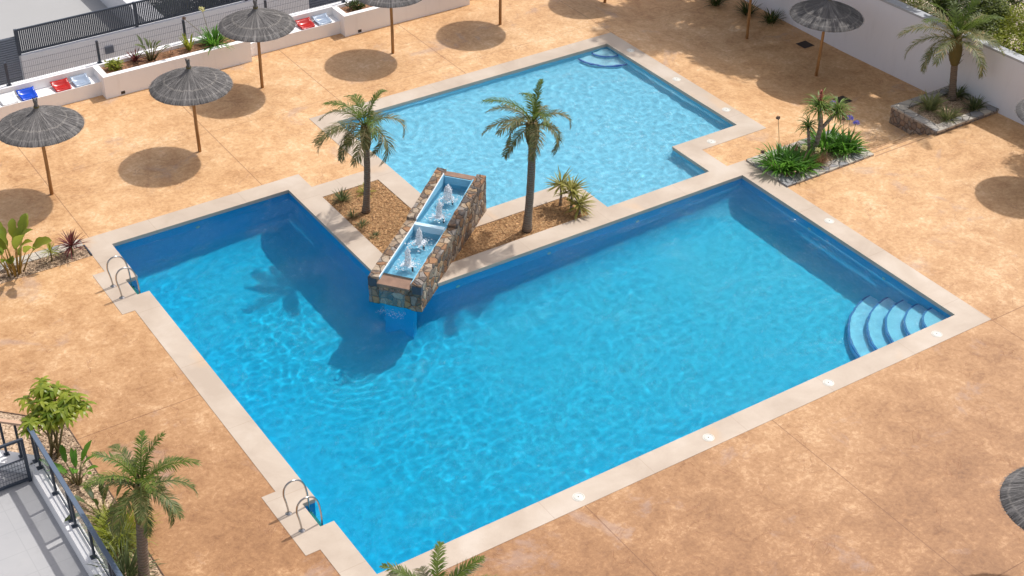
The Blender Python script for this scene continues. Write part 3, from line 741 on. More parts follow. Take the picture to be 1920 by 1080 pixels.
def bench(x0,x1,label):
    mb = MB(); mb.box(x0,20.5,-.02,x1,20.98,.41)
    mb.add([(x0,20.497,.413),(x1,20.497,.413),(x1,20.98,.413),(x0,20.98,.413)],[(0,1,2,3)])
    tag(mb.build('masonry_bench', whiteM), label, 'bench', 'white masonry benches between the planters')
bench(-6,2.62,'low white masonry bench left of the first planter, carrying five plastic seats')
bench(7.1,10.2,'low white masonry bench between the two long planters')
bench(14.66,19.5,'low white masonry bench beyond the second planter at the top edge')
mb = MB(); mb.box(-16,20.98,-.7,23.4,21.22,.69); tag(mb.build('boundary_wall', whiteM), 'low white boundary wall behind the benches, topped by a wire fence', 'wall')
def seat(x, mat, label, y=20.74, z=.416, s=1., rz=0.):
    t = thing('plastic_seat', label, 'seat', (x,y,z), 'moulded plastic seats on the white benches'); t.rotation_euler[2] = rz
    mb = MB(); N = 10; M_ = 10; vs = []
    for i in range(N+1):
        u = i/N*2-1
        for j in range(M_+1):
            v = j/M_
            x_ = .245*u*(1-.10*(1-v)); y_ = -.22+.42*v
            zz = .045+.05*abs(u)**3*(.4+.6*v)-.03*(1-u*u)*math.sin(PI*min(1,v*1.1))+(.10*max(0,v-.72)/.28*(1-.35*u*u) if v > .72 else 0)-.03*max(0,.15-v)/.15
            vs.append((x_,y_,zz))
    top = len(vs); vs += [(a,b,c-.022) for a,b,c in vs]
    k = M_+1; fs = []
    for i in range(N):
        for j in range(M_):
            a = i*k+j; fs.append((a,a+k,a+k+1,a+1)); fs.append((a+top,a+1+top,a+k+1+top,a+k+top))
    rim = [i*k for i in range(N+1)]+[N*k+j for j in range(1,k)]+[i*k+M_ for i in range(N-1,-1,-1)]+[j for j in range(M_-1,0,-1)]
    for a,b in zip(rim, rim[1:]+rim[:1]): fs.append((a,a+top,b+top,b))
    mb.add(vs, fs, 0, True); mb.build('shell', mat, t)
    mb = MB(); mb.box(-.2,-.12,-.001,.2,.12,.03); mb.build('base', mat, t)
seatMats = {k: M_simple(k+'_seat_plastic', c, .25, 0., .06) for k,c in dict(white=(.78,.78,.78),blue=lin(8,72,190),red=lin(176,34,30),grey=lin(150,164,182)).items()}
seat(-.5, seatMats['white'], 'white plastic seat cut by the left edge of the photo')
seat(.08, seatMats['white'], 'white plastic seat beside the blue one on the near bench')
seat(.62, seatMats['blue'], 'bright blue plastic seat on the near bench')
seat(1.58, seatMats['red'], 'red plastic seat beside the grey one on the near bench, left of the first planter')
seat(2.14, seatMats['grey'], 'grey plastic seat against the end of the first long planter')
seat(7.75, seatMats['white'], 'white plastic seat hidden behind the thatched parasol on the middle bench')
seat(9.15, seatMats['red'], 'red plastic seat on the bench between the two planters')
seat(9.72, seatMats['grey'], 'grey plastic seat against the second planter')
fen = thing('wire_fence', 'green-grey welded wire mesh fence on top of the low white wall', 'fence', (0,21.1,.69))
fx = [-7.53+2.6*k for k in range(0,12)]
wireM = M_simple('fence_wire', lin(96,98,112), .6)
for k,x in enumerate(fx):
    mb = MB(); mb.box(x-.03,-.03,-.0,x+.03,.03,.68); mb.build('post', darkM, fen)
    mb = MB(); mb.box(x-.06,-.055,.0,x+.06,.055,.018); mb.build('post_foot', darkM, fen)
    if k < len(fx)-1:
        mb = MB(); x1 = fx[k+1]
        q = x+.05
        while q < x1-.03:
            mb.bar((q,.0,.03),(q,.0,.62),.0045,.0045); q += .055
        for z in (.05,.22,.40,.58): mb.bar((x+.03,.005,z),(x1-.03,.005,z),.006,.006)
        mb.build('mesh_panel', wireM, fen)

# ------------------------------------------------------------------ neighbour's side
nb = thing('neighbour_wall', 'pale wall of the neighbouring plot behind the wire fence', 'wall', (12,23.3,-.7))
mb = MB(); mb.box(1.25,23.2,-.69,10.5,23.42,.44); mb.box(11.75,23.2,-.69,26,23.42,.44); mb.build('wall', greyWallM, nb, (12,23.3,-.7))
mb = MB(); mb.box(3.72,23.15,-.12,3.98,23.2,.10); mb.build('wall_lamp', M_simple('lamp_grey', lin(84,92,104), .5), nb, (12,23.3,-.7))
mb = MB(); mb.box(10.5,23.28,-.69,11.75,23.36,.42)
for k in range(13): mb.box(10.5,23.26,-.66+.083*k,11.75,23.28,-.61+.083*k)
mb.build('shutter', M_simple('slate_blue_shutter', lin(92,102,118), .5), nb, (12,23.3,-.7))
nf = thing('bar_fence', 'dark vertical bar fence on the neighbouring wall, hedge behind it', 'fence', (1.25,23.3,.44))
X0 = 1.25
for k in range(9):
    x = 3.58*k; mb = MB(); mb.box(x-.04,-.04,0,x+.04,.04,.80); mb.build('post', darkM, nf)
    mb = MB()
    for z in (.06,.77): mb.bar((x+.04,0,z),(x+3.54,0,z),.05,.05)
    q = x+.06
    while q < x+3.52: mb.bar((q,0,.08),(q,0,.76),.038,.03); q += .058
    mb.build('bar_panel', darkM, nf)
lg = thing('slatted_gate', 'grey gate of horizontal slats at the far left behind the wire fence', 'gate', (-1.2,23.3,-.69))
mb = MB()
for k in range(24): mb.box(-4.0,-.02,.05+.07*k,2.42,.0,.10+.07*k)
mb.build('slats', M_simple('grey_slat', lin(116,124,136), .5), lg)
mb = MB(); mb.box(-4.,.0,.0,2.42,.03,1.72); mb.build('backing_panel', M_simple('dark_grey_panel', lin(80,88,100), .6), lg)
dM = M_simple('pale_concrete_drive', lin(164,163,161), .9, 0., .08, .5)
mb = MB(); mb.add([(-30,23.45,-.62),(40,23.45,-.62),(40,70,-.62),(-30,70,-.62)],[(0,1,2,3)]); structure(mb.build('driveway', dM))
mb = MB(); mb.box(5.33,23.9,-.62,5.93,34,.256); tag(mb.build('garden_wall', greyWallM), 'low white garden wall running back from the bar fence', 'wall')
mb = MB(); mb.box(6.5,30,-.62,20,30.3,2.6); tag(mb.build('rear_wall', greyWallM), 'tall pale wall at the back of the neighbouring plot', 'wall')

# ------------------------------------------------------------------ right boundary wall
pts = [(23.62,-6),(23.42,4.5),(22.98,12.),(22.85,20.98)]; pin = [(x+.28,y) for x,y in pts]
rw = thing('right_wall', 'tall white boundary wall in shade on the right, grey along its top', 'wall', (23,8,0))
mb = MB()
for i in range(3): mb.prism([pts[i],pin[i],pin[i+1],pts[i+1]], -.7, 1.70)
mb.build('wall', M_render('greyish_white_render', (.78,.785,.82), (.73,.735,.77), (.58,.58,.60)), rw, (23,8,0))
mb = MB()
for i in range(3): mb.prism([(pts[i][0]-.02,pts[i][1]),(pin[i][0]+.02,pin[i][1]),(pin[i+1][0]+.02,pin[i+1][1]),(pts[i+1][0]-.02,pts[i+1][1])], 1.701, 1.765)
mb.build('wall_cap', capM, rw, (23,8,0))
for x,y,l in ((22.33,12.93,'small dark square drain grate in the shade near the right wall'),(20.74,9.6,'small dark square drain grate at the edge of the parasol shade')):
    t = thing('drain_grate', l, 'drain', (x,y,zf(x,y)+.004), 'square drain grates in the lower deck')
    mb = MB(); mb.box(-.2,-.2,0,.2,-.17,.008); mb.box(-.2,.17,0,.2,.2,.008); mb.box(-.2,-.17,0,-.17,.17,.008); mb.box(.17,-.17,0,.2,.17,.008); mb.build('frame', blackM, t)
    mb = MB(); mb.box(-.17,-.17,0,.17,.17,.002)
    for k in range(9): mb.box(-.17,-.165+.037*k,.002,.17,-.145+.037*k,.006)
    mb.build('grille', blackM, t)

# ------------------------------------------------------------------ thatched parasols
def make_parasol():
    t = thing('thatched_parasol', '', 'parasol', (0,0,0))
    mb = MB(); mb.tube([(0,0,-.05),(.004,.003,.7),(-.003,.0,1.4),(0,0,2.3)], [.047,.045,.043,.038], 12); mb.build('pole', poleM, t)
    prof = [(1.06,1.93),(1.045,1.965),(.93,2.03),(.78,2.095),(.62,2.16),(.46,2.222),(.32,2.275),(.20,2.325),(.12,2.375),(.075,2.43),(.055,2.48)]
    under = [(.055,2.30),(.5,2.13),(1.03,1.93)]
    zat = lambda r: next((z1+(z0-z1)*(r-r1)/(r0-r1) for (r0,z0),(r1,z1) in zip(prof,prof[1:]) if r1 <= r <= r0), 2.48 if r < .055 else 1.93)
    mb = MB(); seg = 96
    mb.lathe(prof, (0,0), seg, 0, lambda k,r: .012*noise.noise((k*.9,r*3,0))*(r/1.06)+.006*noise.noise((k*.23,1,0)))
    mb.lathe(under, (0,0), seg, 0)
    r_ = random.Random(11)
    for k in range(1500):   # loose heather stems lying down the slope, fringed at the rim
        a = r_.uniform(0,2*PI); r0 = 1.05*math.sqrt(r_.uniform(.03,.95)); L = r_.uniform(.12,.34); r1 = min(r0+L,1.075+r_.uniform(0,.03)); da = r_.gauss(0,.035)
        w = r_.uniform(.003,.007); up = r_.uniform(.004,.014)
        p0 = V((r0*math.cos(a),r0*math.sin(a),zat(r0)+up*.4)); z1 = zat(min(r1,1.05))+up-(.02 if r1 > 1.06 else 0); p1 = V((r1*math.cos(a+da),r1*math.sin(a+da),z1))
        s = V((-math.sin(a),math.cos(a),0))*w; mb.add([p0-s,p0+s,p1+s*.5,p1-s*.5],[(0,1,2,3)])
    mb.build('canopy', thatchM, t)
    mb = MB(); mb.lathe([(.062,2.42),(.05,2.50),(.042,2.56),(.05,2.60),(.058,2.66),(.03,2.69),(0,2.695)], (0,0), 14, 0, lambda k,r: .18*noise.noise((k*1.7,r*9,4)))
    for k in range(70):
        a = r_.uniform(0,2*PI); s = V((-math.sin(a),math.cos(a),0))*.004; q = r_.uniform(.3,1.)
        mb.add([V((.04*math.cos(a),.04*math.sin(a),2.55))-s,V((.04*math.cos(a),.04*math.sin(a),2.55))+s,V((.07*q*math.cos(a),.07*q*math.sin(a),2.66+.07*q)),V((.06*q*math.cos(a),.06*q*math.sin(a),2.66+.07*q))],[(0,1,2,3)])
    mb.build('tuft', thatchM, t)
    mb = MB(); mb.lathe([(.064,2.455),(.071,2.47),(.066,2.50)], (0,0), 14); mb.build('binding', stubM, t)
    mb = MB()
    for k in range(8):
        a = PI/4*k; mb.bar((.05*math.cos(a),.05*math.sin(a),2.22),(1.0*math.cos(a),1.0*math.sin(a),1.925),.022,.03)
    mb.build('ribs', poleM, t)
    return t
P0 = make_parasol(); grp = 'thatched parasols round the pools'
spots = [(-.42,16.05,0,'thatched parasol at the left edge in front of the white bench'),
         (3.62,16.07,0,'thatched parasol between the near planter and the large pool, its whole tuft visible'),
         (6.62,18.52,0,'thatched parasol in front of the middle bench, top cut by the photo edge'),
         (10.87,18.47,0,'thatched parasol before the second planter, only its lower rim in view'),
         (14.67,18.45,0,'thatched parasol of which only the pole shows above the paddling pool'),
         (18.7,18.45,None,'thatched parasol out of view that shades the deck at the top edge'),
         (21.1,14.24,None,'thatched parasol whose lone pole stands near the far plants by the right wall'),
         (21.17,11.18,None,'thatched parasol close to the right wall, leaning slightly'),
         (21.42,2.95,0,'thatched parasol cut by the right edge of the photo beside the planter wall'),
         (10.0,-6.72,0,'thatched parasol cut by the right edge near the bottom corner')]
tilt = [(0,.01),(-.012,.0),(-.01,.0),(0,0),(0,0),(0,0),(.01,.015),(.012,.028),(0,0),(0,0)]
for k,(x,y,z,l) in enumerate(spots):
    z = zf(x,y) if z is None else z
    if k == 0: P0.location = (x,y,z); P0['label'] = l; P0['group'] = grp; o = P0
    else: o = copy_tree(P0, (x,y,z), l, grp)
    o.rotation_euler = (tilt[k][0],tilt[k][1],k*1.7)

# ------------------------------------------------------------------ palms
def frond(mb, base, az, el, L, bend, r, n=40, wl=.30, m=0, sway=0., wind=(0,0,0)):
    p = V(base); pts = []; N = 16; wv_ = V(wind)
    for i in range(N+1):
        t = i/N; e = el-bend*t**1.25; a = az+sway*t
        d = V((math.cos(a)*math.cos(e),math.sin(a)*math.cos(e),math.sin(e)))+wv_*t; d.normalize(); pts.append((p.copy(),d)); p = p+d*(L/N)
    mb.tube([q[0] for q in pts], [.015*(1-.85*i/N)+.002 for i in range(N+1)], 5, m)
    side0 = V((-math.sin(az),math.cos(az),0))
    for k in range(n):
        t = .12+.88*(k+r.uniform(0,.8))/n; i = min(N-1,int(t*N)); u = t*N-i
        q = pts[i][0].lerp(pts[i+1][0],min(1,u)); d = pts[i][1]
        side = (side0-d*side0.dot(d)).normalized(); up = side.cross(d)
        if up.z < 0 and abs(d.z) < .9: up = -up
        ll = wl*L/1.3*(math.sin(PI*min(1,.16+t*.80))**.55)*r.uniform(.8,1.15)
        for s in (-1,1):
            ang = math.radians(r.uniform(26,46)+20*(1-t))
            dirv = (d*math.cos(ang)+side*s*math.sin(ang)+up*r.uniform(.05,.35)).normalized()
            w = r.uniform(.007,.012); wv = dirv.cross(up).normalized()*w
            mid = q+dirv*ll*.5+V((0,0,-ll*.04)); tip = q+dirv*ll*.94+V((0,0,-ll*r.uniform(.15,.42)))
            mb.add([q-wv*.6,q+wv*.6,mid+wv,mid-wv,tip], [(0,1,2,3),(3,2,4)], m, True)
def palm(base, crown, label, nf=16, L=1.35, r0=.085, r1=.06, leaf=None, seed=1, bow=(0,0), headlen=.5, els=(1.4,-.3), droop=(.9,2.3), head=1.7, dens=56, sway=.15, wind=(0,0,0), young=None):
    r = random.Random(seed); t = thing('palm_tree', label, 'palm tree', base, None)
    B = V(base); C = V(crown)
    N = 22; pts = []
    for i in range(N+1):
        u = i/N; p = (C-B)*u; k = math.sin(PI*u); pts.append(V((p.x+bow[0]*k,p.y+bow[1]*k,p.z)))
    mb = MB(); mb.tube(pts, [r0*(1.3-.3*min(1,i/3))+(r1-r0)*(i/N)+.005*(i%2)+.004*noise.noise((i*.7,seed,0)) for i in range(N+1)], 14); mb.build('trunk', trunkM, t)
    mb = MB(); top = pts[-1]; d = (pts[-1]-pts[-3]).normalized(); K = 8
    mb.tube([top-d*headlen*(1-i/K) for i in range(K+1)], [r1*(1.0+(head-1)*math.sin(PI*min(1,i/K*.75+.08))) for i in range(K+1)], 14)
    for k in range(46):
        a = k*2.4; s = top-d*headlen*r.uniform(.02,.95); mb.blade(s+V((math.cos(a),math.sin(a),0))*r1*head*.8, a, r.uniform(.9,1.4), r.uniform(.10,.24), .06, -.1, 2, lambda t:1-.8*t, .5)
    mb.build('leaf_bases', stubM, t)
    mb = MB(); leafm = leaf or palmL
    for k in range(nf):
        f = (k+.5)/nf; a = k*2.39996+r.uniform(-.25,.25)
        el = els[0]+(els[1]-els[0])*f**.9+r.uniform(-.12,.12); bd = droop[0]+(droop[1]-droop[0])*f*r.uniform(.7,1.1)
        ln = L*(.66+.34*math.sin(PI*min(1,.25+f*.6)))*r.uniform(.85,1.12)
        frond(mb, top+V((math.cos(a),math.sin(a),0))*.03+d*(.03-.16*f), a, el, ln, bd, r, dens, m=1 if f < .3 else 0, sway=r.uniform(-sway,sway), wind=wind)
    mb.build('crown', [leafm, young or palmY], t)
    return t
WIND = (-.62,.40,-.18)
palm((5.87,11.06,-.02),(5.95,11.03,2.42),'young palm on the left mulch bed beside the fountain, fronds hanging low', 15, 1.45, .085,.070, palmL, 3, (.02,-.05), .62, (1.4,-.15), (1.5,2.9), 1.9, wind=WIND)
palm((8.78,8.19,-.02),(8.86,8.16,3.0),'taller slim palm on the right mulch bed beside the fountain', 15, 1.36, .10,.085, palmL, 8, (.03,-.02), .62, (1.4,-.1), (1.2,2.5), 2.0, wind=WIND)
palm((22.72,7.35,.07),(22.45,7.38,2.05),'grey-green palm growing from the stone planter by the right wall', 20, 1.6, .10,.088, palmGrey, 5, (0,0), .85, (1.4,-.1), (.9,2.0), 2.1, wind=(-.1,.05,-.05))
palm((-3.63,2.05,.014),(-3.36,2.15,2.2),'palm with a thick scarred trunk beside the terrace railing', 19, 1.15, .10,.09, palmG, 12, (-.02,.0), .8, (1.4,-.1), (.9,2.1), 1.5, 44, wind=(-.1,-.05,-.1))
palm((-.42,-2.9,0),(-.26,-2.66,1.76),'palm at the bottom edge with only its upper frond tips in view', 20, 1.2, .09,.08, palmD, 25, (0,0), .5, (1.25,-.2), (1.0,2.0), wind=(.25,-.1,0))

# ------------------------------------------------------------------ smaller plants
def clump(name, label, cat, base, n, L, w, leaf, seed, el=(.5,1.4), bend=(.8,1.6), spread=.08, group=None, fold=.25, stalks=(), part='leaves'):
    r = random.Random(seed); t = thing(name, label, cat, base, group); mb = MB()
    for k in range(n):
        a = r.uniform(0,2*PI); d = spread*math.sqrt(r.random()); e = r.uniform(*el)
        mb.blade((d*math.cos(a),d*math.sin(a),0), a+r.uniform(-.5,.5), e, L*r.uniform(.65,1.1), w*r.uniform(.8,1.2), r.uniform(*bend), 5, None, fold, 0)
    mb.build(part, leaf, t)
    for (dx,dy,h,lean,kind) in stalks:
        mb = MB(); top = V((dx+lean[0],dy+lean[1],h)); mb.tube([(dx,dy,0),(dx+lean[0]*.35,dy+lean[1]*.35,h*.55),top], .007, 5); mb.build('flower_stalk', stemM, t)
        if kind:
            mb = MB(); rr = .075 if kind != 'bud' else .035
            for k in range(46):
                v = V((r.gauss(0,1),r.gauss(0,1),r.gauss(.3,1))).normalized(); c = top+v*rr*r.uniform(.5,1); s = .018
                u = v.orthogonal().normalized()*s; q = v.cross(u)*.8; mb.add([c-u,c-q,c+u,c+q],[(0,1,2,3)]); mb.add([c-u+v*s,c+v*s*2,c+u+v*s,c],[(0,1,2,3)])
            mb.build('flower_head', {'blue':blueM,'cream':creamM,'bud':budM}[kind], t)
    return t
blueM = M_leaf('blue_flower', lin(96,96,190), lin(140,140,220), .3); creamM = M_leaf('cream_flower', lin(200,196,130), lin(226,222,170), .3); budM = M_leaf('brown_seed_head', lin(110,92,80), lin(146,124,108), .2)
g = 'agapanthus clumps in the flagstone bed'
clump('agapanthus','big green agapanthus clump nearest the pool corner, with one tall bare stalk','plant',(16.05,7.1,.03),150,.66,.058,agaL,1,spread=.30,group=g,stalks=[(.1,.2,1.35,(-.1,.1),'bud'),(-.3,.1,.5,(-.15,.15),'bud')])
clump('agapanthus','green agapanthus clump with cream flower heads in the front of the flagstone bed','plant',(16.42,6.80,.03),120,.60,.056,agaL,2,spread=.26,group=g,stalks=[(.0,.05,.62,(.1,-.05),'cream'),(.3,-.05,.5,(.15,-.1),'cream')])
clump('agapanthus','tall green agapanthus clump behind the pale trunk, one blue flower on the left','plant',(17.78,7.2,.03),130,.70,.056,agaL,3,spread=.25,group=g,stalks=[(.05,.1,1.25,(.12,.06),'blue'),(.2,-.05,.95,(.2,.0),'bud')])
clump('agapanthus','green agapanthus clump with blue flower heads at the right end of the flagstone bed','plant',(18.12,6.82,.03),110,.60,.054,agaL,4,spread=.2,group=g,stalks=[(.1,.1,.85,(.12,.12),'blue'),(.12,.02,.75,(.2,.05),'blue'),(-.05,.1,.9,(.02,.1),'bud')])
clump('dry_grass','round tuft of dry brown grass at the foot of the pale trunk','grass',(17.02,6.72,.03),260,.42,.012,dryL,5,el=(.3,1.5),bend=(.3,1.0),spread=.1,fold=0)
clump('dry_grass','tuft of dry brown grass behind the big agapanthus','grass',(16.75,7.42,.03),200,.42,.012,dryL,6,el=(.3,1.5),bend=(.3,1.0),spread=.1,fold=0)
# ponytail-like tree with drooping leaf heads and a red flower spike
pt = thing('dragon_tree','pale-trunked dragon tree with drooping leaf heads and a red flower spike','tree',(17.38,7.22,.02))
mb = MB(); heads = [((.02,.04,.0),(.10,.02,.75),(.02,.08,1.30),.066),((.09,.03,.62),(.24,-.06,.88),(.42,-.20,1.22),.05),((-.16,.06,0),(-.20,.08,.4),(-.25,.12,.78),.042)]
for a,b,c,rr in heads: mb.tube(smooth([a,b,c],5), [rr*1.35,*([rr]*8),rr*.8,rr*.75][:11], 9)
mb.build('trunk', greyTrunk, pt)
mb = MB(); r = random.Random(4)
for (a,b,c,rr),n,L in zip(heads,(150,120,70),(.58,.52,.42)):
    for k in range(n): mb.blade(V(c)+V((0,0,r.uniform(-.1,.08))), r.uniform(0,2*PI), r.uniform(0.,1.4), L*r.uniform(.7,1.1), .032, r.uniform(1.2,2.3), 5, None, .2)
mb.build('leaves', draL, pt)
mb = MB(); c = V(heads[0][2])
mb.tube([c,c+V((0,0,.5))],.014,6)
for k in range(170):
    u = r.random(); a = r.uniform(0,2*PI); mb.blade(c+V((0,0,.20+.32*u)), a, r.uniform(.1,.9), (.13-.08*u)*r.uniform(.7,1.2), .016, r.uniform(-.4,.4), 2)
mb.build('flower_spike', M_leaf('faded_red_flower', lin(150,74,64), lin(190,110,92), .2), pt)
# yuccas
def yucca(base, h, L, label, seed, n=80):
    r = random.Random(seed); t = thing('yucca', label, 'plant', base, 'spiky yuccas at the end of the right mulch bed')
    mb = MB(); mb.tube([(0,0,-.02),(.02,.0,h*.5),(.0,.01,h)], [.04,.03,.028], 8); mb.build('trunk', greyTrunk, t)
    mb = MB()
    for k in range(n): mb.blade((0,0,h+r.uniform(-.08,.06)), r.uniform(0,2*PI), math.asin(r.uniform(-.45,1.)), L*r.uniform(.75,1.05), .042, r.uniform(0.,.5), 3, lambda t: min(1,.5+1.6*t)*(1-t**3), .3)
    mb.build('leaves', yucL, t)
yucca((10.15,8.72,-.02),.62,.50,'tallest spiky yucca, at the back of the three by the paddling pool',1)
yucca((10.22,8.36,-.02),.60,.52,'middle spiky yucca of the three by the paddling pool',2)
yucca((10.30,8.12,-.02),.30,.48,'lowest spiky yucca, leaning over the pool coping',3)
# tufts on the left mulch bed
for x,y,n,L,l in ((5.62,11.86,80,.36,'largest grey-green tuft in the corner of the left mulch bed'),(6.32,11.86,50,.30,'yellow-green tuft behind the young palm trunk'),(5.50,11.05,34,.22,'small tuft on the left mulch bed edge under the palm shadow'),(5.48,10.55,36,.22,'olive tuft halfway down the left mulch bed edge'),(5.50,9.95,22,.18,'smallest tuft, lowest along the left mulch bed edge')):
    clump('grass_tuft', l, 'plant', (x,y,-.02), n, L, .022, tuftL if y != 11.86 or x < 6 else limeL, int(x*100+y*7), el=(.35,1.4), bend=(.3,.9), spread=.06, group='tufts on the left mulch bed')
# cordylines, small spiky
clump('cordyline','burgundy cordyline at the pool end of the narrow gravel bed','plant',(-.95,13.08,.25),90,.46,.026,redL,41,el=(-.3,1.5),bend=(.1,.8),spread=.03)
clump('cordyline','small pale green cordyline in the narrow gravel bed','plant',(-1.46,13.08,.28),50,.34,.018,limeL,42,el=(-.2,1.5),bend=(.1,.8),spread=.02)
for k,o in enumerate([q for q in COL.objects if q.name.startswith('cordyline')]):
    mb = MB(); mb.tube([(0,0,-.28),(.01,0,-.1),(0,0,.02)], .018, 7); mb.build('stem', stemM, o)
# planter 1
clump('cordyline','burgundy cordyline in the near long planter','plant',(3.80,20.82,.60),50,.42,.03,redL,51,el=(.3,1.5),bend=(.1,.6),spread=.03)
clump('agapanthus','green agapanthus clump at the right end of the near planter','plant',(6.15,20.62,.59),130,.60,.04,agaL,52,el=(.3,1.4),bend=(.5,1.3),spread=.16,stalks=[(-.1,.05,1.15,(-.12,.05),'cream'),(-.2,.05,.95,(-.55,.15),'bud')])
clump('aloe','upright yellow-green aloe in the near planter before the fence post','plant',(5.42,20.75,.59),30,.48,.05,limeL,53,el=(1.0,1.5),bend=(.0,.4),spread=.08)
clump('dry_plant','small dry tan plant in the middle of the near planter','plant',(4.75,20.72,.59),34,.26,.018,dryL,54,el=(.2,1.4),bend=(.2,1.),spread=.1)
def paddles(name, label, base, n, h, L, w, leaf, seed, stemm, spread=.15, el=(1.0,1.5)):
    r = random.Random(seed); t = thing(name, label, 'plant', base); mbs = MB(); mbl = MB()
    for k in range(n):
        a = k*2.4+r.uniform(-.3,.3); d = spread*r.random(); e = r.uniform(*el); hh = h*r.uniform(.6,1.1)
        p0 = V((d*math.cos(a),d*math.sin(a),0)); top = p0+V((math.cos(a)*math.cos(e),math.sin(a)*math.cos(e),math.sin(e)))*hh
        mbs.tube([p0,p0.lerp(top,.5)+V((0,0,.05)),top], [.02,.015,.01], 6)
        parts = r.choice((1,1,2))
        mbl.blade(top, a+r.uniform(-.4,.4), e-.15, L*r.uniform(.8,1.15), w*r.uniform(.85,1.15), r.uniform(.5,1.5), 8, lambda t: (math.sin(PI*min(1,.06+t*.94))**.7)*(1-.18*((int(t*8)*7+k)%3 == 0)), .35, 0, r.uniform(-.4,.4), r.uniform(-.5,.5))
    mbs.build('stems', stemm, t); mbl.build('leaves', leaf, t); return t
paddles('bird_of_paradise','dark green bird of paradise plant in the near planter',(4.23,20.7,.59),14,.42,.34,.10,tuftL,61,stemM,.1,(.8,1.5))
paddles('banana_plant','big leafy banana plant at the left edge in the narrow gravel bed',(-2.32,13.06,.0),18,.85,.62,.26,strL,62,yellowStem,.22,(1.0,1.5))
def leaf_cloud(mb, c, rad, n, s, r, shell=.55, lump=3., keep=None):
    k = 0
    while k < n:
        v = V((r.gauss(0,1),r.gauss(0,1),r.gauss(0,1))).normalized(); q = (shell+(1-shell)*r.random())*(1+.35*noise.noise(v*lump+V(c)))
        p = V(c)+V((v.x*rad[0]*q,v.y*rad[1]*q,v.z*rad[2]*q))
        if noise.noise(p*2.3) < -.22 and r.random() < .8: k += 1; continue
        u = V((r.gauss(0,1),r.gauss(0,1),r.gauss(0,.5))).normalized(); w = u.cross(v+V((r.gauss(0,.5),r.gauss(0,.5),.4))).normalized(); L = s*r.uniform(.6,1.3)
        mb.add([p-u*L*.1,p+u*L*.45+w*L*.24,p+u*L,p+u*L*.45-w*L*.24],[(0,1,2,3)],0,True); k += 1
def bush(name, label, base, crowns, leaf, n, s, seed, trunk=None, cat='bush', group=None):
    r = random.Random(seed); t = thing(name, label, cat, base, group); mb = MB(); B = V(base)
    for c,rad in crowns:
        cl = V(c)
        mb.tube([(0,0,-.02),cl*.45+V((r.uniform(-.06,.06),r.uniform(-.06,.06),0)),cl], [.035,.024,.010] if trunk is None else [trunk,trunk*.7,trunk*.3], 7)
        for k in range(5):
            v = V((r.gauss(0,1),r.gauss(0,1),abs(r.gauss(0,1)))).normalized(); mb.tube([cl*.7,cl*.8+V((v.x*rad[0],v.y*rad[1],v.z*rad[2]))*.8],[.012,.004],5)
    mb.build('branches', stemM, t); mb = MB()
    for c,rad in crowns: leaf_cloud(mb, c, rad, int(n/len(crowns)), s, r)
    mb.build('foliage', leaf, t); return t
bush('low_shrub','small light green shrub at the left end of the near planter',(3.12,20.68,.59),[((0,0,.14),(.26,.2,.16))],limeL,420,.09,71)
bush('low_shrub','small dark green shrub at the left end of the second planter',(10.85,20.66,.59),[((0,0,.14),(.30,.22,.16))],bushD,420,.09,72)
bush('low_shrub','leafy shrub in the second planter hidden behind the parasol rim',(12.3,20.66,.59),[((0,0,.16),(.34,.22,.2))],bushL,380,.09,73)
# schefflera beside the terrace
r = random.Random(9); sf = thing('umbrella_plant','bushy umbrella plant with drooping oval leaflets at the terrace corner','shrub',(-3.78,6.3,.014))
mb = MB(); ml = MB()
tips = []
for k in range(7):
    a = k*2.4; b = V((.1*math.cos(a),.1*math.sin(a),0)); tp = V((r.uniform(-.38,.46),r.uniform(-.38,.42),r.uniform(1.0,1.48))); mb.tube([b,b.lerp(tp,.5)+V((0,0,.12)),tp],[.028,.02,.012],6); tips.append(tp)
for tp in tips:
    for j in range(8):
        a = r.uniform(0,2*PI); e = r.uniform(-.1,1.2); L = r.uniform(.14,.32); c = tp+V((math.cos(a)*math.cos(e),math.sin(a)*math.cos(e),math.sin(e)))*L
        mb.tube([tp-V((0,0,r.uniform(0,.3))),c],[.007,.004],4,)
        m = r.randint(7,10)
        for q in range(m): ml.blade(c, 2*PI*q/m+r.uniform(-.2,.2), r.uniform(-.35,.25), r.uniform(.19,.30), .072, r.uniform(.9,1.6), 4, lambda t: (math.sin(PI*min(1,.12+.85*t)))**.8, .15)
mb.build('stems', stemM, sf); ml.build('leaves', schL, sf)
paddles('bird_of_paradise','upright dark bird of paradise plant behind the terrace railing',(-3.70,5.28,.014),12,.42,.42,.12,agaL,81,stemM,.08,(.9,1.5))
paddles('bird_of_paradise','wide dark bird of paradise plant left of the terrace palm',(-3.62,4.05,.014),14,.45,.40,.12,bushD,83,stemM,.12,(.7,1.5))
clump('yellow_grass','big yellow-green grass clump beside the terrace railing','grass',(-3.55,3.42,.014),420,.75,.014,limeL,84,el=(.4,1.5),bend=(.6,1.5),spread=.2,fold=0)
clump('striped_flax','variegated striped flax below the yellow grass, by the railing','plant',(-3.72,3.05,.014),110,.55,.035,varL,85,el=(.3,1.4),bend=(.4,1.2),spread=.15)
clump('striped_flax','lowest grey-green flax at the foot of the terrace palm','plant',(-3.85,2.35,.014),120,.7,.03,tuftL,86,el=(.3,1.4),bend=(.5,1.3),spread=.15)
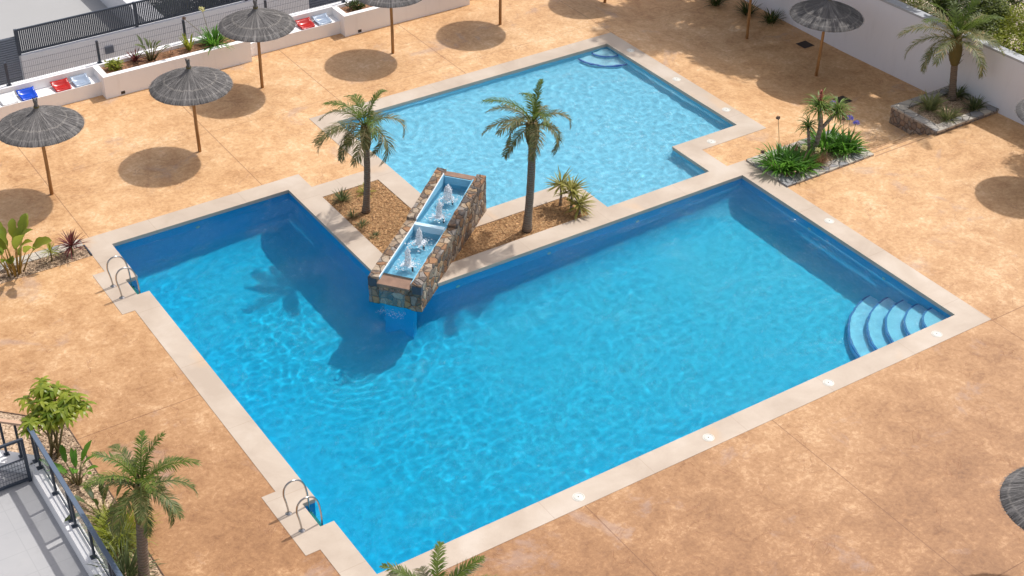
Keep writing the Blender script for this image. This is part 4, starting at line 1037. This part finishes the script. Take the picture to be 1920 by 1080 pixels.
# palm planter under-planting
for x,y,n,L,l in ((21.75,7.25,150,.55,'largest pale green grass clump at the back left of the stone planter'),(21.75,6.60,110,.45,'pale green grass clump at the front of the stone planter'),(22.95,7.4,90,.45,'grass clump in the far corner of the stone planter behind the palm trunk'),(22.80,6.60,100,.42,'dark green grass clump at the right end of the stone planter')):
    clump('planter_grass', l, 'plant', (x,y,.07), n, L, .028, varL if x < 22 else tuftL, int(n+L*100), el=(.4,1.45), bend=(.5,1.3), spread=.12, group='grass clumps in the stone planter')
for x,y,l,s in ((21.9,16.7,'leafy plant at the foot of the right wall, left of the lone pole',91),(22.3,15.6,'leafy plant at the foot of the right wall, behind the lone pole',92),(22.5,14.7,'leafy plant at the foot of the right wall, right of the lone pole',93)):
    clump('wall_plant', l, 'plant', (x,y,-.4), 90, .5, .03, bushD, s, el=(.4,1.45), bend=(.4,1.2), spread=.14, group='plants at the foot of the right wall')
# vegetation beyond the right wall
for k,(x,y,z,cr,leaf,n,s,l) in enumerate((
    (24.5,4.6,1.05,[((-.3,0,.9),(.75,.9,.7)),((.3,.6,1.2),(.7,.7,.6))],bushL,9000,.075,'light olive bush spilling over the right wall near the photo edge'),
    (24.4,6.6,1.05,[((-.35,.1,.6),(.6,.9,.5)),((.4,.3,1.0),(.7,.7,.6))],limeL,8000,.075,'yellow-green bush behind the palm planter beyond the wall'),
    (24.5,8.8,1.05,[((-.2,0,.7),(.6,1.0,.6)),((.2,-.6,.9),(.6,.6,.5))],bushD,9000,.075,'dark olive bush beyond the wall left of the planter palm'),
    (24.3,3.0,1.05,[((-.9,.3,1.9),(.7,.8,.5)),((-.5,1.1,2.3),(.6,.6,.45)),((.2,0,1.4),(.8,.8,.6))],bushL,8000,.08,'tree leaning over the right wall, its branches shading the deck'),
    (24.35,7.7,1.05,[((-.3,0,.6),(.6,.7,.5)),((.2,.3,1.0),(.6,.6,.55))],bushL,6500,.075,'olive-green bush beyond the wall right behind the crown of the planter palm'),
    (24.35,10.0,1.05,[((-.3,0,.5),(.6,.8,.5)),((.2,-.3,.9),(.6,.6,.5))],bushL,6500,.075,'bush beyond the wall at the top edge above the grey wall cap'),
    (26.2,6.5,1.05,[((0,0,.9),(1.,1.2,.8))],bushL,6000,.09,'pale green bush on the bank farther behind the wall'),
    (26.5,9.4,1.05,[((0,0,.8),(1.1,1.2,.8))],bushD,6000,.09,'dark green bush on the bank farther behind the wall'))):
    bush('wall_bush', l, (x,y,z), cr, leaf, n, s, 200+k, .05, 'bush', 'bushes beyond the right wall')
# taller trees behind the wall, out of the frame: they shade the lower deck
def tree(label, base, crowns, seed, leaf):
    r = random.Random(seed); t = thing('garden_tree', label, 'tree', base, 'tall trees behind the right wall'); mb = MB(); B = V(base)
    top = V(crowns[0][0])-B
    mb.tube([(0,0,-.05),top*.35+V((.1,0,.3)),top*.75,top], [.16,.12,.07,.03], 9)
    for c,rad in crowns:
        cl = V(c)-B; mb.tube([top*.4, top*.4+(cl-top*.4)*.5+V((0,0,.1)), cl], [.07,.045,.015], 6)
        for k in range(7):
            v = V((r.gauss(0,1),r.gauss(0,1),r.gauss(0,1))).normalized(); mb.tube([cl,cl+v*rad*.85],[.025,.006],5)
    mb.build('trunk', greyTrunk, t); mb = MB()
    for c,rad in crowns: leaf_cloud(mb, V(c)-B, (rad,rad,rad*.8), int(2400*rad*rad), .24, r, .30, 2.2)
    mb.build('crown', leaf, t)
tree('tallest garden tree behind the far end of the right wall, shading the deck',(24.6,16.4,1.05),[((22.6,16.3,7.4),1.5),((23.4,15.4,5.6),1.4),((22.9,17.6,6.0),1.3),((24.2,16.6,4.2),1.2),((23.3,18.0,4.6),1.2)],301,bushD)
tree('garden tree behind the right wall level with the lone parasol pole',(24.5,13.6,1.05),[((23.2,13.9,5.7),1.3),((23.7,13.0,4.4),1.2),((23.6,14.6,4.0),1.1)],302,bushD)
tree('garden tree behind the right wall above the leaning parasol',(24.4,11.2,1.05),[((23.3,11.5,4.5),1.05),((23.9,10.7,3.9),1.0),((23.8,12.2,3.6),.9)],303,bushL)
tree('shortest garden tree behind the right wall, left of the planter palm',(24.4,9.0,1.05),[((23.5,9.4,4.1),.95),((23.9,8.7,3.6),.8)],304,bushD)
# hedge behind the neighbour's fence
r = random.Random(77); hd = thing('hedge','dark green hedge behind the bar fence at the top of the photo','hedge',(9.5,24.6,-.62)); mb = MB()
for k in range(9): leaf_cloud(mb, (-2.9+.95*k,.35+.1*((k*7)%3-1),.62), (.75,.85,.85), 1500, .15, r, .3)
mb.build('foliage', hedgeL, hd); mb = MB()
for k in range(9): mb.tube([(-2.6+.95*k,0,0),(-2.5+.95*k,.05,.9)],[.03,.015],6)
mb.build('branches', stemM, hd)

# ------------------------------------------------------------------ terrace with railings, bottom left
tf = NT('grey_terrace_tile'); xyz = tf.sep()
def gl(ax, per, ph): 
    fr = tf.math('FRACT', tf.math('MULTIPLY', tf.math('ADD', xyz[ax], ph), 1/per)); return tf.math('LESS_THAN', tf.math('ABSOLUTE', tf.math('SUBTRACT', fr, .5)), .008/per)
c = tf.mix(tf.noise(.9,5,.6,.5), lin(158,158,160), lin(180,178,176)); c = tf.mix(tf.math('MULTIPLY', tf.math('MAXIMUM', gl(0,1.1,.2), gl(1,.62,.1)), .2), c, lin(120,120,122))
c = tf.mix(tf.math('MULTIPLY', tf.mr(tf.noise(1.4,4,.6,1.),.52,.7), .3), c, lin(140,138,136))
floorM = tf.done(tf.pbsdf(c, .7))
KI = [(-4.42,-10),(-4.42,2.2),(-4.42,5.2),(-4.43,5.95)]
mb = MB(); mb.prism([(-16,-10)]+KI+[(-6.6,7.85),(-16,7.85)], -.08, .10); structure(mb.build('terrace', floorM))
tk = thing('terrace_kerb','white rendered kerb wall carrying the terrace railing','wall',(-4.3,3,0)); mb = MB()
ko = [(-4.12,-10),(-4.12,2.2),(-4.12,5.2),(-4.12,6.12)]
kt = [(-4.385,-10),(-4.385,2.2),(-4.385,5.2),(-4.39,5.95)]
for i in range(3):
    a,b,c,d,e,g_ = KI[i],KI[i+1],kt[i],kt[i+1],ko[i],ko[i+1]
    vs = [(*a,-.1),(*b,-.1),(*a,.101),(*b,.101),(*c,.30),(*d,.30),(*e,.30),(*g_,.30),(*e,-.1),(*g_,-.1)]
    mb.add(vs, [(0,1,3,2),(2,3,5,4),(4,5,7,6),(6,7,9,8)])
mb.prism([KI[3],(-4.12,5.95),ko[3],(-6.1,8.1),(-6.36,7.85)], -.1, .30)
mb.build('wall', whiteM, tk, (-4.3,3,0))
mb = MB(); mb.prism([(-4.30,-10),(-4.16,-10),(-4.16,6.05),(-4.30,6.05)], .302, .335); mb.build('ledge', whiteM, tk, (-4.3,3,0))
glassM = NT('frosted_glass'); pb = glassM.pbsdf(lin(196,204,204), .35); tr = glassM.n('ShaderNodeBsdfTransparent'); mx = glassM.n('ShaderNodeMixShader'); mx.inputs[0].default_value = .72
glassM.l(pb.outputs[0], mx.inputs[1]); glassM.l(tr.outputs[0], mx.inputs[2]); glassM = glassM.done(mx)
ra = thing('glass_railing','blue-grey terrace railing with frosted glass panels','railing',(-4.22,3,.3)); RX = -4.22; TOP = 1.16
mb = MB(); mb.bar((RX,-9,TOP),(RX,6.06,TOP),.085,.05); mb.build('handrail', railM, ra, (-4.22,3,.3))
pp = [5.95,5.72,4.85,3.98,3.80,2.85,1.90,1.72,.75,-.2,-.4]
for k,y in enumerate(pp):
    mb = MB(); mb.box(RX-.022,y-.03,.30,RX+.022,y+.03,TOP-.025); mb.build('post', darkM, ra, (-4.22,3,.3))
    mb = MB(); mb.box(RX-.075,y-.05,.336,RX+.03,y+.05,.356); mb.build('post_foot', darkM, ra, (-4.22,3,.3))
for a,b in ((5.68,4.89),(4.81,4.02),(3.76,2.89),(2.81,1.94),(1.68,.79),(.71,-.16)):
    mb = MB(); mb.box(RX+.026,b,.42,RX+.036,a,TOP-.06); mb.build('glass_panel', glassM, ra, (-4.22,3,.3))
    mb = MB(); mb.bar((RX+.03,a,.40),(RX+.03,b,.40),.03,.03); mb.bar((RX+.03,a,TOP-.045),(RX+.03,b,TOP-.045),.02,.03); mb.build('panel_rail', darkM, ra, (-4.22,3,.3))
rb = thing('corner_railing','tan-topped railing turning the terrace corner beside the umbrella plant','railing',(-4.22,6.1,.3))
E1 = V((-6.2,8.0,0)); E0 = V((-4.25,6.12,0)); dv = (E1-E0)
mb = MB(); mb.bar(E0+V((0,0,TOP)),E1+V((0,0,TOP)),.085,.05); mb.build('handrail', tanRailM, rb, (-4.22,6.1,.3))
for f in (.085,.20,.36,.52,.68,.84):
    p = E0+dv*f; mb = MB(); mb.bar((p.x,p.y,.30),(p.x,p.y,TOP-.025),.045,.045); mb.build('post', darkM, rb, (-4.22,6.1,.3))
    mb = MB(); mb.box(p.x-.05,p.y-.05,.301,p.x+.05,p.y+.05,.32); mb.build('post_foot', darkM, rb, (-4.22,6.1,.3))
gt = thing('mesh_gate','dark metal gate with wire mesh infill across the terrace','gate',(-4.5,5.85,.1)); gy = 5.74
mb = MB()
for z in (.16,TOP-.02): mb.bar((-4.44,gy,z),(-6.6,gy,z),.05,.05)
for x in (-4.46,-5.6,-6.6): mb.bar((x,gy,.1),(x,gy,TOP),.06,.06)
mb.build('frame', darkM, gt, (-4.5,5.85,.1)); mb = MB(); x = -4.52
while x > -6.58: mb.bar((x,gy,.18),(x,gy,.66),.006,.006); x -= .055
for k in range(6): mb.bar((-4.47,gy,.2+.09*k),(-6.58,gy,.2+.09*k),.006,.006)
mb.bar((-4.47,gy,.68),(-6.58,gy,.68),.02,.02)
mb.build('mesh_infill', darkM, gt, (-4.5,5.85,.1))

# ------------------------------------------------------------------ light, sky, camera
sd = V((-.605,-.098,-.986)).normalized()
sun = bpy.data.lights.new('sun','SUN'); sun.energy = 2.85; sun.angle = math.radians(1.); sun.color = (1.,.975,.94)
so = bpy.data.objects.new('sun', sun); COL.objects.link(so); so.rotation_euler = sd.to_track_quat('-Z','Y').to_euler(); so.location = (30,5,50)
sun.cycles.is_caustics_light = True
w = bpy.data.worlds.new('World'); sc.world = w; w.use_nodes = True
nt = w.node_tree; bg = nt.nodes['Background']; sky = nt.nodes.new('ShaderNodeTexSky'); sky.sky_type = 'NISHITA'; sky.sun_disc = False
sky.sun_elevation = math.asin(-sd.z); sky.sun_rotation = math.atan2(-sd.x,-sd.y); sky.air_density = 1.; sky.dust_density = 2.5; sky.ozone_density = 1.
hs = nt.nodes.new('ShaderNodeHueSaturation'); hs.inputs['Saturation'].default_value = .52     # thin high haze
wt = nt.nodes.new('ShaderNodeMix'); wt.data_type = 'RGBA'; wt.blend_type = 'MULTIPLY'; wt.inputs[0].default_value = 1.; wt.inputs[7].default_value = (1.,.95,.93,1)
nt.links.new(sky.outputs[0], hs.inputs['Color']); nt.links.new(hs.outputs[0], wt.inputs[6]); nt.links.new(wt.outputs[2], bg.inputs[0]); bg.inputs[1].default_value = .15
cam = bpy.data.cameras.new('camera'); co = bpy.data.objects.new('camera', cam); COL.objects.link(co); sc.camera = co
pitch,yaw,roll = .6066,.9805,.0129
fw = V((math.cos(yaw)*math.cos(pitch),math.sin(yaw)*math.cos(pitch),-math.sin(pitch))); rt = V((math.sin(yaw),-math.cos(yaw),0)); up = rt.cross(fw)
r2 = rt*math.cos(roll)+up*math.sin(roll); u2 = -rt*math.sin(roll)+up*math.cos(roll)
co.matrix_world = Matrix(((r2.x,u2.x,-fw.x,-8.939),(r2.y,u2.y,-fw.y,-17.637),(r2.z,u2.z,-fw.z,20.),(0,0,0,1)))
cam.sensor_width = 36; cam.lens = 36*2837.5/1920; cam.clip_end = 2000
sc.view_settings.view_transform = 'Standard'; sc.view_settings.look = 'None'; sc.view_settings.gamma = 1.; sc.view_settings.use_curve_mapping = False
sc.view_settings.exposure = .25
sc.cycles.use_denoising = True; sc.cycles.caustics_refractive = True; sc.cycles.caustics_reflective = True
sc.cycles.max_bounces = 10; sc.cycles.transparent_max_bounces = 12; sc.cycles.transmission_bounces = 8; sc.cycles.sample_clamp_indirect = 6.
